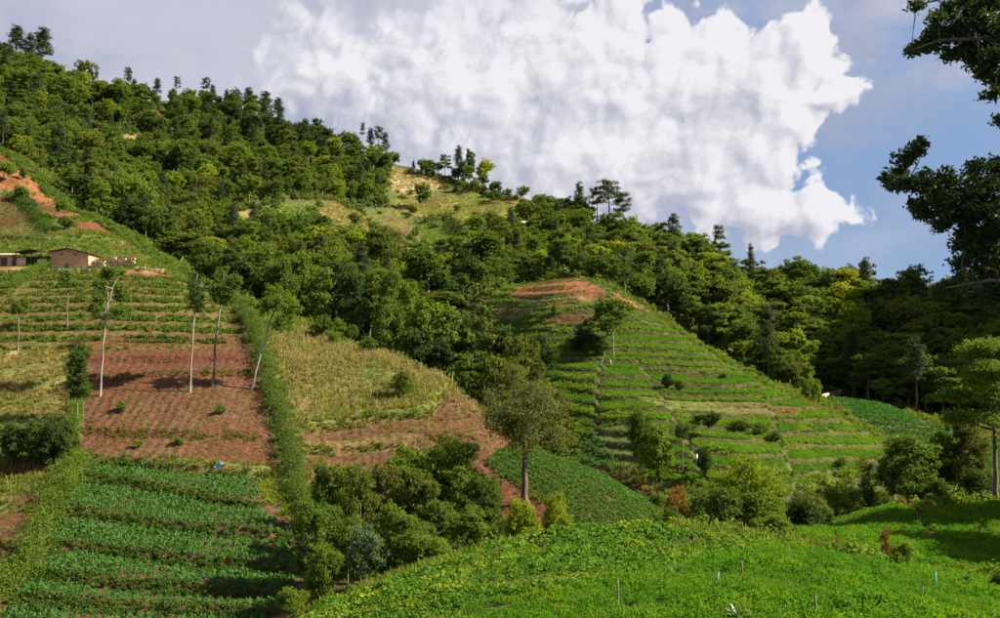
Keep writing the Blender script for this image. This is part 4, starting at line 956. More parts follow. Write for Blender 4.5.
T('shrub', 'dome', 676, 532, 488, 'amber tinted bush at the right end of the potato slope', 'shrub', d=98, leafm='amber', wpx=30)
T('shrub', 'dome', 672, 536, 508, 'green bush under the amber tinted bush', 'shrub', d=95, leafm='mid', wpx=28)
T('shrub', 'dome', 800, 524, 498, 'low dark bush right of the airy yellow green tree', 'shrub', d=104, leafm='dark', wpx=44)
T('shrub', 'dome', 770, 534, 515, 'low bright bush on the edge of the foreground field', 'shrub', d=84, leafm='bright', wpx=42)
T('shrub', 'dome', 805, 508, 492, 'rounded olive bush behind the right field', 'shrub', d=112, leafm='olive', wpx=40)
T('shrub', 'dome', 521, 540, 500, 'bright lime bush at the back of the foreground field, left of a pair', 'shrub', leafm='yellow', d=88, wpx=42)
T('shrub', 'dome', 557, 530, 494, 'bright lime bush at the back of the foreground field, right of a pair', 'shrub', leafm='yellow', d=92, wpx=32)
T('shrub', 'column', 886, 563, 528, 'rust brown shrub at the edge of the right field', 'shrub', leafm='rust', wpx=12)
T('shrub', 'dome', 904, 571, 542, 'green bush beside the rust brown shrub', 'shrub', leafm='bright', wpx=26)
T('shrub', 'wispy', 980, 556, 520, 'wispy dry sapling in the shaded right field', 'shrub', leafm='olive', wpx=20)
T('shrub', 'dome', 966, 587, 576, 'low pale bush in the foreground field near the right edge', 'shrub', leafm='silver', wpx=16)
T('shrub', 'dome', 1002, 596, 574, 'dark bush cut by the right edge in the foreground', 'shrub', leafm='dark', wpx=26)
T('shrub', 'dome', 402, 398, 371, 'lone bush on the dry maize slope', 'shrub', leafm='olive', wpx=24)
T('shrub', 'shrub1', 368, 354, 338, 'bush at the upper edge of the dry maize slope', 'shrub', leafm='mid', wpx=20)
for k, (x, y, t, w) in enumerate([(322,340,314,24),(338,341,320,20),(350,345,324,18),(333,346,330,16)]):
    T('shrub', 'shrub%d' % k, x, y, t, ['leftmost tall bush', 'second bush from the left', 'rightmost bush', 'low front bush'][k] + ' of the clump on the crest above the maize slope', 'shrub', leafm='bright' if k % 2 else 'mid', wpx=w, group='bush clump on the crest above the maize slope')
for k, (x, y, t, w) in enumerate([(12,466,424,34),(34,466,420,36),(56,465,416,34),(68,462,420,22),(45,470,436,30)]):
    T('shrub', 'dome', x, y, t, ['leftmost big bush', 'second big bush from the left', 'tallest big bush', 'rightmost bush', 'low front bush'][k] + ' of the thicket at the left edge', 'shrub', leafm='mid' if k % 2 else 'dark', wpx=w, group='thicket of big bushes at the left edge')
for k, (x, y, t) in enumerate([(121,412,401),(221,415,405),(138,448,440),(180,445,436)]):
    T('shrub', 'shrub%d' % k, x, y, t, ['round weed bush on the red plot, upper left of four', 'round weed bush on the red plot, upper right of four', 'round weed bush on the red plot, lower left of four', 'round weed bush on the red plot, lower right of four'][k], 'shrub', leafm='bright', wpx=14)
T('shrub', 'wispy', 478, 566, 548, 'yellow flowering weed bush at the back left of the bean crop', 'shrub', leafm='yellow', wpx=14)
T('shrub', 'wispy', 497, 562, 548, 'reddish weed bush beside the yellow flowering one', 'shrub', leafm='amber', wpx=16)
for k, (x, d, t, w, m) in enumerate([(815,114,494,26,'mid'),(832,118,488,30,'bright'),(848,122,486,26,'mid'),(860,124,490,24,'dark'),(842,114,500,24,'olive'),(880,122,494,26,'mid'),(780,106,508,30,'bright'),(820,108,506,24,'mid'),(726,112,484,26,'mid'),(700,108,494,28,'dark'),(655,112,494,22,'mid')]):
    T('shrub', 'dome', x, 0, t, ['small rounded bush', 'leafy bush', 'spreading bush', 'dark low bush', 'olive bush', 'wide bush', 'bright bush', 'little bush', 'tall bush', 'dense dark bush', 'end bush'][k] + ' in the gully at the foot of the terraced hill', 'shrub', d=d, leafm=m, wpx=w, group='bushes in the gully below the terraces')
# ravine thicket between the left slope and the foreground field
RAV = [(312,88,492,38,'gully0','bright','tall leafy tree at the left end of the ravine thicket'),(332,92,490,40,'gully1','mid','dark tree second from the left in the ravine thicket'),
 (360,94,462,52,'gully2','olive','olive brown tree in the ravine thicket'),(385,100,452,44,'gully3','lone','brownish olive tree in the middle of the ravine thicket'),(405,103,438,46,'gully0','bright','tallest green tree in the ravine thicket'),
 (432,104,432,60,'gully1','bright','broad green tree at the top of the ravine thicket'),(462,103,440,56,'gully2','bright','broad leafy tree right of the tallest in the ravine'),(482,100,466,44,'gully3','mid','dark tree at the right end of the ravine thicket'),
 (440,97,492,48,'gully3','mid','dark low tree in front of the broad ravine trees'),(470,94,500,46,'gully0','bright','leafy low tree in front at the right of the ravine'),(368,85,526,44,'dome','silver','silvery blue green bush at the front of the ravine'),
 (405,86,512,44,'gully2','bright','bright green low tree at the front of the ravine'),(330,84,545,36,'dome','bright','green bush at the front left of the ravine thicket'),(432,86,536,48,'dome','bright','bright bush at the front of the ravine beside the bean crop'),
 (308,88,532,30,'dome','silver','pale bush at the right end of the potato strips'),(350,89,505,40,'gully1','bright','mid green tree in the heart of the ravine thicket'),(455,88,545,40,'dome','olive','low olive bush on the edge of the bean crop'),
 (390,86,560,30,'dome','bright','small bright bush between the dark plot and the bean crop'),(295,82,588,34,'dome','bright','bright low bush below the right end of the potato strips'),(318,84,560,26,'dome','bright','small bush left of the dark plot in the ravine'),(500,95,520,32,'dome','mid','dark bush left of the lime bushes'),
 (345,99,456,40,'gully3','bright','bright tree at the back left of the ravine thicket'),(420,99,462,44,'gully0','olive','olive tree in front of the broad green ravine tree'),(395,93,490,40,'gully1','bright','bright tree between the silvery bush and the tallest ravine tree'),
 (450,107,426,44,'gully3','bright','bright crown peeping over the back of the ravine thicket'),(325,99,462,30,'gully2','mid','slim tree behind the left end of the ravine thicket'),(490,104,478,30,'dome','mid','bush at the upper right corner of the ravine thicket'),(415,90,524,40,'dome','olive','olive bush low in the middle of the ravine thicket')]
for x, d, t, w, k, m, lab in RAV: T('ravine_tree' if k != 'dome' else 'shrub', k, x, 0, t, lab, 'tree' if k != 'dome' else 'shrub', d=d, leafm=m, wpx=w, group='thicket in the ravine')
# trees in the gully behind the left spur
rg = np.random.default_rng(55)
GUL = [(205,205,232),(222,212,240),(240,202,248),(262,208,236),(282,200,250),(300,205,244),(318,196,262),(336,204,250),(352,192,270),(370,198,262),(388,188,268),(404,192,276),(420,182,288),(438,186,292),(452,176,298),(470,178,300),(484,168,312),(500,170,316),(516,160,330),(530,163,334),
       (350,220,258),(385,215,268),(410,214,278),(440,210,288),(262,232,240),(300,228,246),(180,216,228),(462,196,304),(495,182,322),(540,170,330),(470,160,345),(495,155,352),(440,168,330),(415,175,318),(512,152,362)]
SIDE = ['the adobe house terraces', 'the crest bushes', 'the maize slope', 'the lone forked tree']
GUL.sort()
for k, (x, d, t) in enumerate(GUL):
    m = ['mid', 'mid', 'dark', 'bright', 'olive'][int(rg.integers(5))]; key = ['gully0', 'gully1', 'gully2', 'gully3', 'tall0', 'tall1', 'tier0'][int(rg.integers(7))]
    near = 'behind the crest left of the maize slope' if x < 330 else ('behind the maize slope' if x < 445 else 'between the maize slope and the terraced hill')
    T('gully_tree', key, x, 0, t, '%s gully tree, %s from the left, %s' % ({'mid': 'mid green', 'dark': 'dark green', 'bright': 'bright green', 'olive': 'olive green'}[m], (ORD + ['twenty-ninth', 'thirtieth', 'thirty-first', 'thirty-second', 'thirty-third', 'thirty-fourth', 'thirty-fifth'])[k], near), 'tree', d=d, leafm=m, group='gully trees %s, %s' % (near, m), wpx=rg.uniform(34, 50))
T('broad_tree', 'tall2', 484, 282, 226, 'large broad tree above the left shoulder of the terraced hill', d=262, leafm='mid', wpx=56)
T('broad_tree', 'round0', 466, 282, 240, 'shorter tree beside the large broad tree above the terraced hill', d=258, leafm='dark', wpx=34)
# marked trees on the skyline
SKY = [(8,482,26,26,'pine0','tall dark pine at the left end of the skyline'),(34,480,28,30,'pine1','broad dark pine, second on the left skyline'),(22,486,34,18,'pine2','narrow dark pine between two larger ones on the left skyline'),
 (122,470,67,12,'flatpine0','flat topped pine sticking up from the left skyline'),(172,468,76,9,'flatpine1','slim flat topped pine left of the ridge crest'),(202,468,77,13,'flatpine0','flat topped pine over the ridge crest'),(152,470,78,12,'pine0','small pine on the left skyline between flat topped ones'),
 (245,464,88,18,'pine1','dark pine at the right end of the high ridge'),(262,462,92,22,'pine2','cluster pine stepping down the high ridge'),(275,460,98,16,'pine0','last pine of the high ridge before it drops'),(232,465,86,14,'round1','round tree among the high ridge pines'),
 (361,460,122,7,'flatpine1','lone thin pine with a tufted top on the skyline'),(369,458,128,12,'pine1','left pine of the skyline group beside the thin one'),(377,458,126,14,'flatpine0','middle pine of the skyline group beside the thin one'),(384,458,133,12,'pine2','right pine of the skyline group beside the thin one'),
 (598,384,186,22,'flatpine0','left one of the big skyline pines above the terraced hill'),(610,384,179,34,'flatpine1','biggest dark pine on the skyline above the terraced hill'),(624,382,192,26,'flatpine0','right one of the big skyline pines above the terraced hill'),
 (720,346,224,16,'flatpine1','pine poking above the skyline forest right of the cumulus foot'),(752,338,244,12,'pine0','small pointed pine where the ridge dips'),(850,322,262,34,'round1','broad round crown on the right skyline'),(868,322,260,26,'tier0','layered crown beside the broad one on the right skyline'),(458,448,146,14,'pine1','pine above the upper tan clearing'),(470,446,150,14,'round3','round tree right of the pine above the tan clearing')]
for x, d, t, w, k, lab in SKY: T('pine_tree' if 'pine' in k else 'ridge_tree', k, x, 0, t, lab, 'tree', d=d, wpx=w, leafm='pine' if 'pine' in k else 'dark')
for x, y, t, w, lab in [(423,212,182,20,'tall tree standing alone on the long tan clearing'),(413,216,206,12,'small tree left of the square green clearing'),(457,214,205,10,'small round tree at the right of the long tan clearing'),(395,262,240,12,'slim dark tree on the lowest clearing'),(385,268,240,14,'small tree in front of the lowest clearing'),(355,232,212,18,'tree at the right end of the middle clearing'),(444,226,214,10,'small dark tree over the square green clearing')]:
    T('clearing_tree', 'round2', x, y, t, lab, 'tree', wpx=w, leafm='mid')

# the forest: positions spread over the mountain; the 300 that show largest are trees of their own, the rest one cover
q = fill(FOREST, 5.2, .48, -2)
rid = cpoly([(-60,64),(0,64),(100,102),(200,109),(270,129),(340,154),(450,182),(530,209),(600,241),(650,264),(700,279),(760,304),(850,314),(930,326),(1000,354)])
t = np.linspace(0, 1, 170); LL = np.concatenate([[0], np.cumsum(np.hypot(*np.diff(rid, axis=0).T))]); t = t * LL[-1]
q = np.vstack([q, np.column_stack([np.interp(t, LL, rid[:, 0]), np.interp(t, LL, rid[:, 1])]) + rng.normal(0, 3.5, (170, 2)) + np.array([0, 1])])
dc = np.full(len(q), -99.0)
for k in CL: dc = np.maximum(dc, sdist(q[:, 0], q[:, 1], REG[k]))
lim = np.full(len(q), 99.0)
for dy in (4, 8, 12, 16, 20, 24, 28):
    for k in CL:
        s_ = sdist(q[:, 0] * (1 + dy / q[:, 1]), q[:, 1] + dy, REG[k]) > 0
        lim = np.where(s_, np.minimum(lim, .36 * dy + .6), lim)
opn = sdist(q[:, 0], q[:, 1], REG['open_patchwork']) + 16 * (pnoise(q, 14, 3) - .5) > 0
opn[-170:] = False; lim[-170:] = 99
keep = ((dc < -2.0) | (np.arange(len(q)) >= len(q) - 170)) & ((lim > 2.5) | (rng.uniform(size=len(q)) < .3)) & (~opn | (rng.uniform(size=len(q)) < .26)) & (sdist(q[:, 0], q[:, 1], SP) < -2.5) & (sdist(q[:, 0], q[:, 1], POLY_C) < -4)
sp = np.array(tree_px.spots)
dn = np.min(np.hypot(q[:, None, 0] - sp[None, :, 0], q[:, None, 1] - sp[None, :, 1]) - sp[None, :, 2], axis=1)
opn = opn[keep & (dn > 1.0)]; lim = lim[keep & (dn > 1.0)]; q = q[keep & (dn > 1.0)]
z = HF(q[:, 0], q[:, 1]); nz = pnoise(q, 40, 91); n = len(q)
right = q[:, 0] > 45 - .15 * (q[:, 1] - 250)
keyl = ['round0', 'round1', 'round2', 'round3', 'round4', 'tall0', 'tall1', 'tall2', 'tier0', 'tier1', 'tier2', 'pine0', 'pine1', 'pine2']
prob_l = np.array([3, 3, 3, 3, 3, 1.5, 1.5, 1.5, .6, .6, .6, .8, .8, .8]); prob_r = np.array([2, 2, 2, 2, 2, 2, 2, 2, 3, 3, 3, .4, .4, .4])
kk = np.where(right, rng.choice(14, n, p=prob_r / prob_r.sum()), rng.choice(14, n, p=prob_l / prob_l.sum()))
hh = np.where(right, rng.uniform(7, 15.5, n), rng.uniform(3.6, 10.5, n) + (rng.uniform(size=n) < .08) * 3.5) * np.where(kk >= 11, 1.2, 1) * (.8 + .4 * nz) * np.where(opn, rng.uniform(.3, .7, n), 1)
hh = np.minimum(hh, np.maximum(lim * rng.uniform(.8, 1.5, n), 1.8))
tint = (nz * 2.2 - .4 + rng.normal(0, .28, n)); ti = np.digitize(tint, [.30, .75, 1.10]); ti = np.where(rng.uniform(size=n) < .07, 4, ti)    # dark, mid, bright, olive
tn = ['dark', 'mid', 'bright', 'olive', 'yellow']
tops = np.column_stack([q, z + hh * .9]); px, py = project(tops)
vis = (px > -20) & (px < 1020)
for k in np.nonzero(vis)[0]:
    d = np.linspace(30, q[k, 1] - 3, 120); f_ = d / q[k, 1]
    if (HF(q[k, 0] * f_, d) > tops[k, 2] * f_ + 1).any(): vis[k] = False
order = np.argsort(-(hh / q[:, 1]) * vis)
single = [k for k in order if vis[k]][:300]
def zone(k):
    x = px[k]; dr = np.interp(x, [0, 100, 200, 270, 340, 450, 530, 600, 650, 700, 760, 850, 930, 1000], [60, 98, 105, 125, 150, 178, 205, 237, 262, 275, 300, 310, 322, 350]); dep = py[k] - dr
    band = 'on the skyline' if dep < 2 else ('high on the slope' if dep < 35 else ('halfway up the slope' if dep < 75 else 'low on the slope'))
    cols = [(70, 'at the left edge of the mountain'), (150, 'above the orange slope'), (230, 'above the adobe house ruins'), (310, 'above the leaning tree'), (390, 'left of the tan clearings'), (470, 'round the tan clearings'), (550, 'right of the tan clearings'), (640, 'above the terraced hilltop'), (720, 'right of the terraced hilltop'), (780, 'above the terraced hill\'s right flank'), (850, 'above the low valley wall'), (920, 'above the dark valley field'), (1100, 'behind the big right tree')]
    return band + ' ' + next(t_ for lim, t_ in cols if x < lim)
hm = np.median(hh)
for x_ in single:
    key = keyl[kk[x_]]; pin = 'pine' in key; m = 'pine' if pin else tn[ti[x_]]
    nm = 'pine_tree' if pin else 'forest_tree'
    form = 'pine' if pin else {'rou': 'rounded tree', 'tal': 'tall oval tree', 'tie': 'layered tree'}[key[:3]]
    lab = '%s %s %s' % ({'dark': 'dark green', 'mid': 'mid green', 'bright': 'bright green', 'olive': 'olive green', 'yellow': 'yellow green', 'pine': 'dark'}[m], form, zone(x_))
    s = hh[x_] / PROTO[key][2]
    place(nm, key, (q[x_, 0], q[x_, 1], z[x_] - .2), lab, 'tree', s, random.uniform(0, 6.28), m, lab.replace('tree', 'trees'), s * random.uniform(.9, 1.2))
rest = np.setdiff1d(np.arange(n), np.array(single))
c = bpy.data.collections.new('forest_tree_kinds'); PC['forest'] = c; kinds = []
for key in keyl:
    for m in (['pine'] if 'pine' in key else ['dark', 'mid', 'bright', 'olive', 'yellow']):
        if m != 'pine' and key not in ('round0', 'round2', 'round4', 'tall0', 'tier0'): continue
        tm, cm, h_, w_ = PROTO[key]; me = bpy.data.meshes.new('forest_tree')
        nv = len(tm.vertices); tv = np.empty(nv * 3, np.float32); tm.vertices.foreach_get('co', tv); cv = np.empty(len(cm.vertices) * 3, np.float32); cm.vertices.foreach_get('co', cv)
        fs = [tuple(p.vertices) for p in tm.polygons] + [tuple(i + nv for i in p.vertices) for p in cm.polygons]
        me.from_pydata(np.concatenate([tv, cv]).reshape(-1, 3).tolist(), [], fs); me.materials.append(tm.materials[0]); me.materials.append(M[m])
        me.polygons.foreach_set('material_index', [0] * len(tm.polygons) + [1] * len(cm.polygons))
        o = bpy.data.objects.new('forest_kind_%02d' % len(kinds), me); c.objects.link(o); kinds.append((key, m, h_))
byt = {m: [i for i, k_ in enumerate(kinds) if k_[1] == m] for m in ('dark', 'mid', 'bright', 'olive', 'yellow', 'pine')}
me = bpy.data.meshes.new('forest'); me.from_pydata(np.column_stack([q[rest], z[rest] - .2]).tolist(), [], [])
pk = np.array([random.choice(byt['pine'] if kk[i] >= 11 else byt[tn[ti[i]]]) for i in rest]); sc = np.array([hh[i] / kinds[p_][2] for i, p_ in zip(rest, pk)])
a = me.attributes.new('pick', 'INT', 'POINT'); a.data.foreach_set('value', pk.astype(np.int32))
a = me.attributes.new('turn', 'FLOAT_VECTOR', 'POINT'); a.data.foreach_set('vector', np.column_stack([np.zeros((len(rest), 2)), rng.uniform(0, 6.283, len(rest))]).ravel().astype(np.float32))
a = me.attributes.new('size', 'FLOAT_VECTOR', 'POINT'); w = sc * rng.uniform(.9, 1.2, len(rest)); a.data.foreach_set('vector', np.column_stack([w, w, sc]).ravel().astype(np.float32))
o = bpy.data.objects.new('forest', me); COL.objects.link(o); md = o.modifiers.new('scatter', 'NODES'); md.node_group = gn_tree('forest')
tag(o, 'dense mixed forest covering the far mountain and ridge', 'forest', None, 'stuff')
print('FOREST', n, len(single), len(rest))
# ------------------------------------------------------------------ hedges
def along(line, n, jit):
    L_ = np.concatenate([[0], np.cumsum(np.hypot(*np.diff(line, axis=0).T))]); t = np.sort(rng.uniform(0, L_[-1], n))
    return np.column_stack([np.interp(t, L_, line[:, 0]), np.interp(t, L_, line[:, 1])]) + rng.normal(0, jit, (n, 2))
def hedge(pix, label, leafm, width, h0, h1, dens=62, leaf=.2):
    line = cpoly(pix); L_ = np.hypot(*np.diff(line, axis=0).T).sum()
    c = along(line, int(L_ * dens / 5), width * .42); z = HF(c[:, 0], c[:, 1])
    hh = h0 + (h1 - h0) * fbm(c[:, 0] / 3, c[:, 1] / 3, 12, 3)
    b = np.array([line[0][0], line[0][1], float(HF(line[0][0], line[0][1]))])
    e = empty('hedge', tuple(b)); tag(e, label, 'hedge')
    per = 24; own = np.repeat(np.arange(len(c)), per); n = len(own)
    cc = np.column_stack([c, z + hh * rng.uniform(.25, 1, len(c))]); pos = cc[own] + rng.normal(size=(n, 3)) * np.array([.32, .32, .24]) - b
    v, f = leaves(pos, n, np.tile([0, 0, .7], (n, 1)) + (pos - (cc[own] - b)) * 1.2, leaf, rng, .6)
    mesh_obj('foliage', v, f, M[leafm], e)
    mb = MB()
    for k in range(0, len(c), 5):
        p0 = np.array([c[k, 0], c[k, 1], z[k] - .1]) - b; mb.tube([p0, p0 + np.array([rng.normal(0, .1), rng.normal(0, .1), hh[k] * .8])], [.04, .02], 5)
    mb.build('stem', M['brown'], e)['kind'] = 'stuff'
    return e
hedge([(80,462),(64,492),(48,524),(30,556),(14,586),(-4,612)], 'bright green hedge running down the left side of the potato strips', 'bright', 1.7, 1.0, 2.2)
hedge([(240,310),(252,335),(264,368),(272,400),(284,432),(292,465),(300,500),(312,530)], 'long dark green hedge down the right side of the red ploughed plot', 'mid', 1.1, 1.5, 2.9)
hedge([(8,290),(22,283),(38,272),(52,266)], 'bushy green hedge left of the adobe house', 'bright', 1.8, .8, 1.8, 60)
hedge([(8,196),(22,204),(36,216),(48,234)], 'dark hedge on the bank between the orange slope and the red field', 'mid', 1.3, .6, 1.6)
hedge([(418,225),(436,221),(452,222),(459,240)], 'dark hedge round the square green clearing', 'dark', 2.4, 1.5, 3.0, 14, .4)
hedge([(318,241),(345,242),(372,244),(400,240)], 'dark hedge below the middle clearing', 'dark', 2.6, 1.5, 3.0, 14, .4)
hedge([(262,224),(285,223),(312,224)], 'dark hedge under the left green clearing', 'dark', 2.4, 1.5, 3.0, 14, .4)
hedge([(78,352),(77,380),(76,405),(77,425)], 'thin weedy hedge between the dry plot and the red plot', 'bright', .8, .4, 1.1)

# ------------------------------------------------------------------ buildings
M['adobe'] = solid_mat('adobe_wall', (.40,.21,.115), (.52,.30,.165), 2.2, .95, .4)
M['plinth'] = solid_mat('limewash_plinth', (.46,.36,.27), (.62,.52,.42), 3, .95, .3)
M['tin'] = solid_mat('corrugated_tin_rust', (.30,.15,.10), (.48,.36,.30), 1.6, .6, .3, (1, .3, 1))
M['tin_dark'] = solid_mat('corrugated_tin_dark', (.05,.042,.038), (.12,.10,.09), 2, .6, .3)
M['tin_pale'] = solid_mat('corrugated_tin_pale', (.55,.50,.48), (.78,.72,.70), 1.4, .5, .2)
M['shadowwood'] = solid_mat('dark_timber', (.045,.035,.028), (.09,.07,.055), 4, .9, .3)
M['rubble'] = solid_mat('pale_earth', (.36,.21,.12), (.55,.38,.25), 2, .95, .5)
M['white'] = solid_mat('white_paint', (.62,.60,.56), (.80,.78,.74), 5, .7, .1)
M['blue'] = solid_mat('blue_plastic', (.02,.20,.55), (.04,.30,.70), 3, .4, .1)
M['redp'] = solid_mat('red_plastic', (.55,.03,.04), (.70,.06,.06), 4, .4, .1)
M['teal'] = solid_mat('teal_paint', (.05,.24,.26), (.08,.34,.34), 4, .6, .1)
M['brick'] = solid_mat('red_brick', (.30,.12,.07), (.42,.20,.12), 3, .9, .3)
def corrugated(mb, x0, x1, y0, y1, z00, z10, z01, z11, t=.05, n=40):
    """tin sheet: ridges run along y; z at the four corners (x0y0, x1y0, x0y1, x1y1)"""
    v = []; f = []
    for k in range(n + 1):
        s = k / n; r = .035 * math.cos(k * math.pi)
        for (y, a, b) in ((y0, z00, z10), (y1, z01, z11)):
            z = a + (b - a) * s + r; v += [(x0 + (x1 - x0) * s, y, z), (x0 + (x1 - x0) * s, y, z + t)]
    for k in range(n):
        a = 4 * k; b = a + 4
        f += [(a + 1, b + 1, b + 3, a + 3), (a, a + 2, b + 2, b), (a, b, b + 1, a + 1), (a + 2, a + 3, b + 3, b + 2)]
    f += [(0, 1, 3, 2), (4 * n, 4 * n + 2, 4 * n + 3, 4 * n + 1)]
    mb.add(v, f)
def box_part(nm, c, d, m, par, **k):
    mb = MB(); mb.box(c, d, **k); return mb.build(nm, M[m], par)
# adobe house
p = foot(70, 268); W_, D_ = 6.3, 4.6
e = empty('adobe_house', (p[0], p[1] + D_ / 2, p[2] - .1), R(-3)); tag(e, 'tan adobe house with low dark tin roof above the left terraces', 'house')
wl = MB()
z0, zl, zm, zr = .5, 2.75, 3.25, 2.45
xs = [-W_ / 2, -.2, W_ / 2]; zt = [zl, zm, zr]
for i in (0, 1):   # front and back walls as gable shaped slabs
    for y in (-D_ / 2, D_ / 2 - .3):
        v = [(xs[i], y, z0), (xs[i + 1], y, z0), (xs[i + 1], y + .3, z0), (xs[i], y + .3, z0), (xs[i], y, zt[i]), (xs[i + 1], y, zt[i + 1]), (xs[i + 1], y + .3, zt[i + 1]), (xs[i], y + .3, zt[i])]
        wl.add(v, [(0, 3, 2, 1), (4, 5, 6, 7), (0, 1, 5, 4), (1, 2, 6, 5), (2, 3, 7, 6), (3, 0, 4, 7)])
wl.box((-W_ / 2 + .15, 0, (z0 + zl) / 2), (.3, D_ - .62, zl - z0)); wl.box((W_ / 2 - .15, 0, (z0 + zr) / 2), (.3, D_ - .62, zr - z0))
wall = wl.build('wall', M['adobe'], e)
box_part('plinth', (0, 0, .05), (W_ + .06, D_ + .06, .9), 'plinth', e)
rf = MB(); corrugated(rf, -W_ / 2 - .5, -.2, -D_ / 2 - .55, D_ / 2 + .4, zl - .02, zm + .1, zl - .02, zm + .1, n=16); corrugated(rf, -.2, W_ / 2 + .45, -D_ / 2 - .55, D_ / 2 + .4, zm + .1, zr + .02, zm + .1, zr + .02, n=18)
roof = rf.build('roof', M['tin_dark'], e)
for k, x in enumerate((-2.9, -1.4, 0, 1.5, 2.9)): box_part('rafter', (x, -D_ / 2 - .2, (zl if x < 0 else zr) - .02 + (.42 - abs(x) * .12)), (.1, .7, .1), 'shadowwood', roof)
for x in (-1.3, .9): box_part('vent', (x, -D_ / 2 - .02, 2.35), (.5, .12, .16), 'shadowwood', wall)
# small shelters left of it
p = foot(34, 266); e = empty('open_shed', (p[0], p[1] + 1.5, p[2] - .1), R(-4)); tag(e, 'open shed with gabled dark tin roof left of the adobe house', 'shed')
rf = MB(); corrugated(rf, -3.4, -.4, -1.7, 1.7, 2.35, 2.9, 2.35, 2.9, n=14); corrugated(rf, -.4, 2.9, -1.7, 1.7, 2.9, 2.2, 2.9, 2.2, n=14); rf.build('roof', M['tin_dark'], e)
for x, y in ((-3.1, -1.5), (2.6, -1.5), (-3.1, 1.5), (2.6, 1.5), (-.4, -1.5)): box_part('post', (x, y, 1.15), (.14, .14, 2.3 if x != -.4 else 2.5), 'shadowwood', e)
box_part('back_wall', (-.2, 1.3, 1.0), (5.6, .15, 2.0), 'rubble', e); box_part('side_wall', (-2.2, -1.3, .75), (1.6, .15, 1.5), 'rubble', e); box_part('half_wall', (1.4, -1.3, .6), (1.4, .15, 1.2), 'plinth', e)
p = foot(4, 266); e = empty('lean_to', (p[0] - .5, p[1] + 1.4, p[2] - .1), R(3)); tag(e, 'lean-to with rusty pink tin roof cut by the left edge', 'shed')
rf = MB(); corrugated(rf, -3.2, 2.2, -1.9, 1.6, 1.95, 1.9, 2.5, 2.5, n=26); rf.build('roof', M['tin'], e)
box_part('wall', (-.5, -.2, .95), (4.8, 2.4, 1.85), 'rubble', e); box_part('opening', (.4, -1.45, .75), (1.0, .12, 1.5), 'shadowwood', e)
for x in (-2.8, 1.9): box_part('post', (x, -1.7, .95), (.12, .12, 1.9), 'shadowwood', e)
# broken earth walls right of the house
for k, (x, y, w, h, lab) in enumerate([(98,268,2.2,1.5,'low broken earth wall directly right of the adobe house'),(112,266,2.4,1.6,'broken pale earth wall between dark shrubs right of the adobe house'),(127,265,2.6,1.7,'pale broken earth wall, highest of the ruins right of the adobe house'),(154,272,3.0,.9,'pale stone heap wall at the right end of the ruins'),(140,270,1.6,.8,'short stub of pale wall among the ruins')]):
    p = foot(x, y); e = empty('adobe_ruin', tuple(p), R(random.uniform(-12, 12))); tag(e, lab, 'ruin', 'ruined walls right of the adobe house')
    n_ = max(4, int(w / .45)); q_ = 0
    for i in range(n_):
        hgt = h * random.uniform(.55, 1.0); lay = max(2, int(hgt / .3))
        for j in range(lay):
            mb = MB(); mb.box((-w / 2 + (i + .5) * w / n_ + (.08 if j % 2 else -.08), random.uniform(-.05, .05), .1 + j * .3), (w / n_ * .95, .45, .285), jit=.03); mb.build('block', M['rubble'], e)
# white roofed house on the mountain
x_, d_ = (527 - 500) / F * 372, 372.0; p = foot(527, 231, 250)
e = empty('far_house', (p[0], p[1] + 2, p[2]), R(-5)); tag(e, 'small house with pale pinkish tin roof half hidden on the mountain', 'house')
box_part('wall', (0, 0, 1.3), (9.0, 4.5, 2.6), 'white', e); rf = MB(); corrugated(rf, -5.0, 3.4, -3.0, .2, 2.65, 2.65, 3.7, 3.7, n=30); corrugated(rf, -5.0, 3.4, .25, 3.0, 3.7, 3.7, 2.7, 2.7, n=30); rf.build('roof', M['tin_pale'], e)
rf = MB(); corrugated(rf, 3.8, 7.6, -2.6, 2.6, 2.2, 2.0, 2.9, 2.7, n=14); rf.build('porch_roof', M['tin_pale'], e)
for x in (4.0, 7.3): box_part('post', (x, -2.4, 1.0), (.16, .16, 2.1), 'shadowwood', e)
for x in (-3.0, 1.0): box_part('window', (x, -2.26, 1.5), (1.0, .1, .9), 'shadowwood', e)
box_part('door', (-1.0, -2.26, 1.0), (.95, .1, 2.0), 'shadowwood', e)
# low wall in the valley
a = foot(806, 402, 190); b_ = foot(843, 393, 190); mid = (a + b_) / 2; ln = np.linalg.norm(b_[:2] - a[:2])
e = empty('brick_barrier', tuple(mid), math.atan2(b_[1] - a[1], b_[0] - a[0])); tag(e, 'low reddish wall with white patches beside the valley field', 'barrier')
n_ = 12
for k in range(n_):
    t_ = -ln / 2 + (k + .5) * ln / n_; zz_ = (k + .5) / n_ * (b_[2] - a[2]) + a[2] - mid[2]
    box_part('panel', (t_, 0, zz_ + .3), (ln / n_ * .96, .35, 1.1), 'plinth' if k in (0, 1, 5, 6, 10, 11) else 'brick', e)
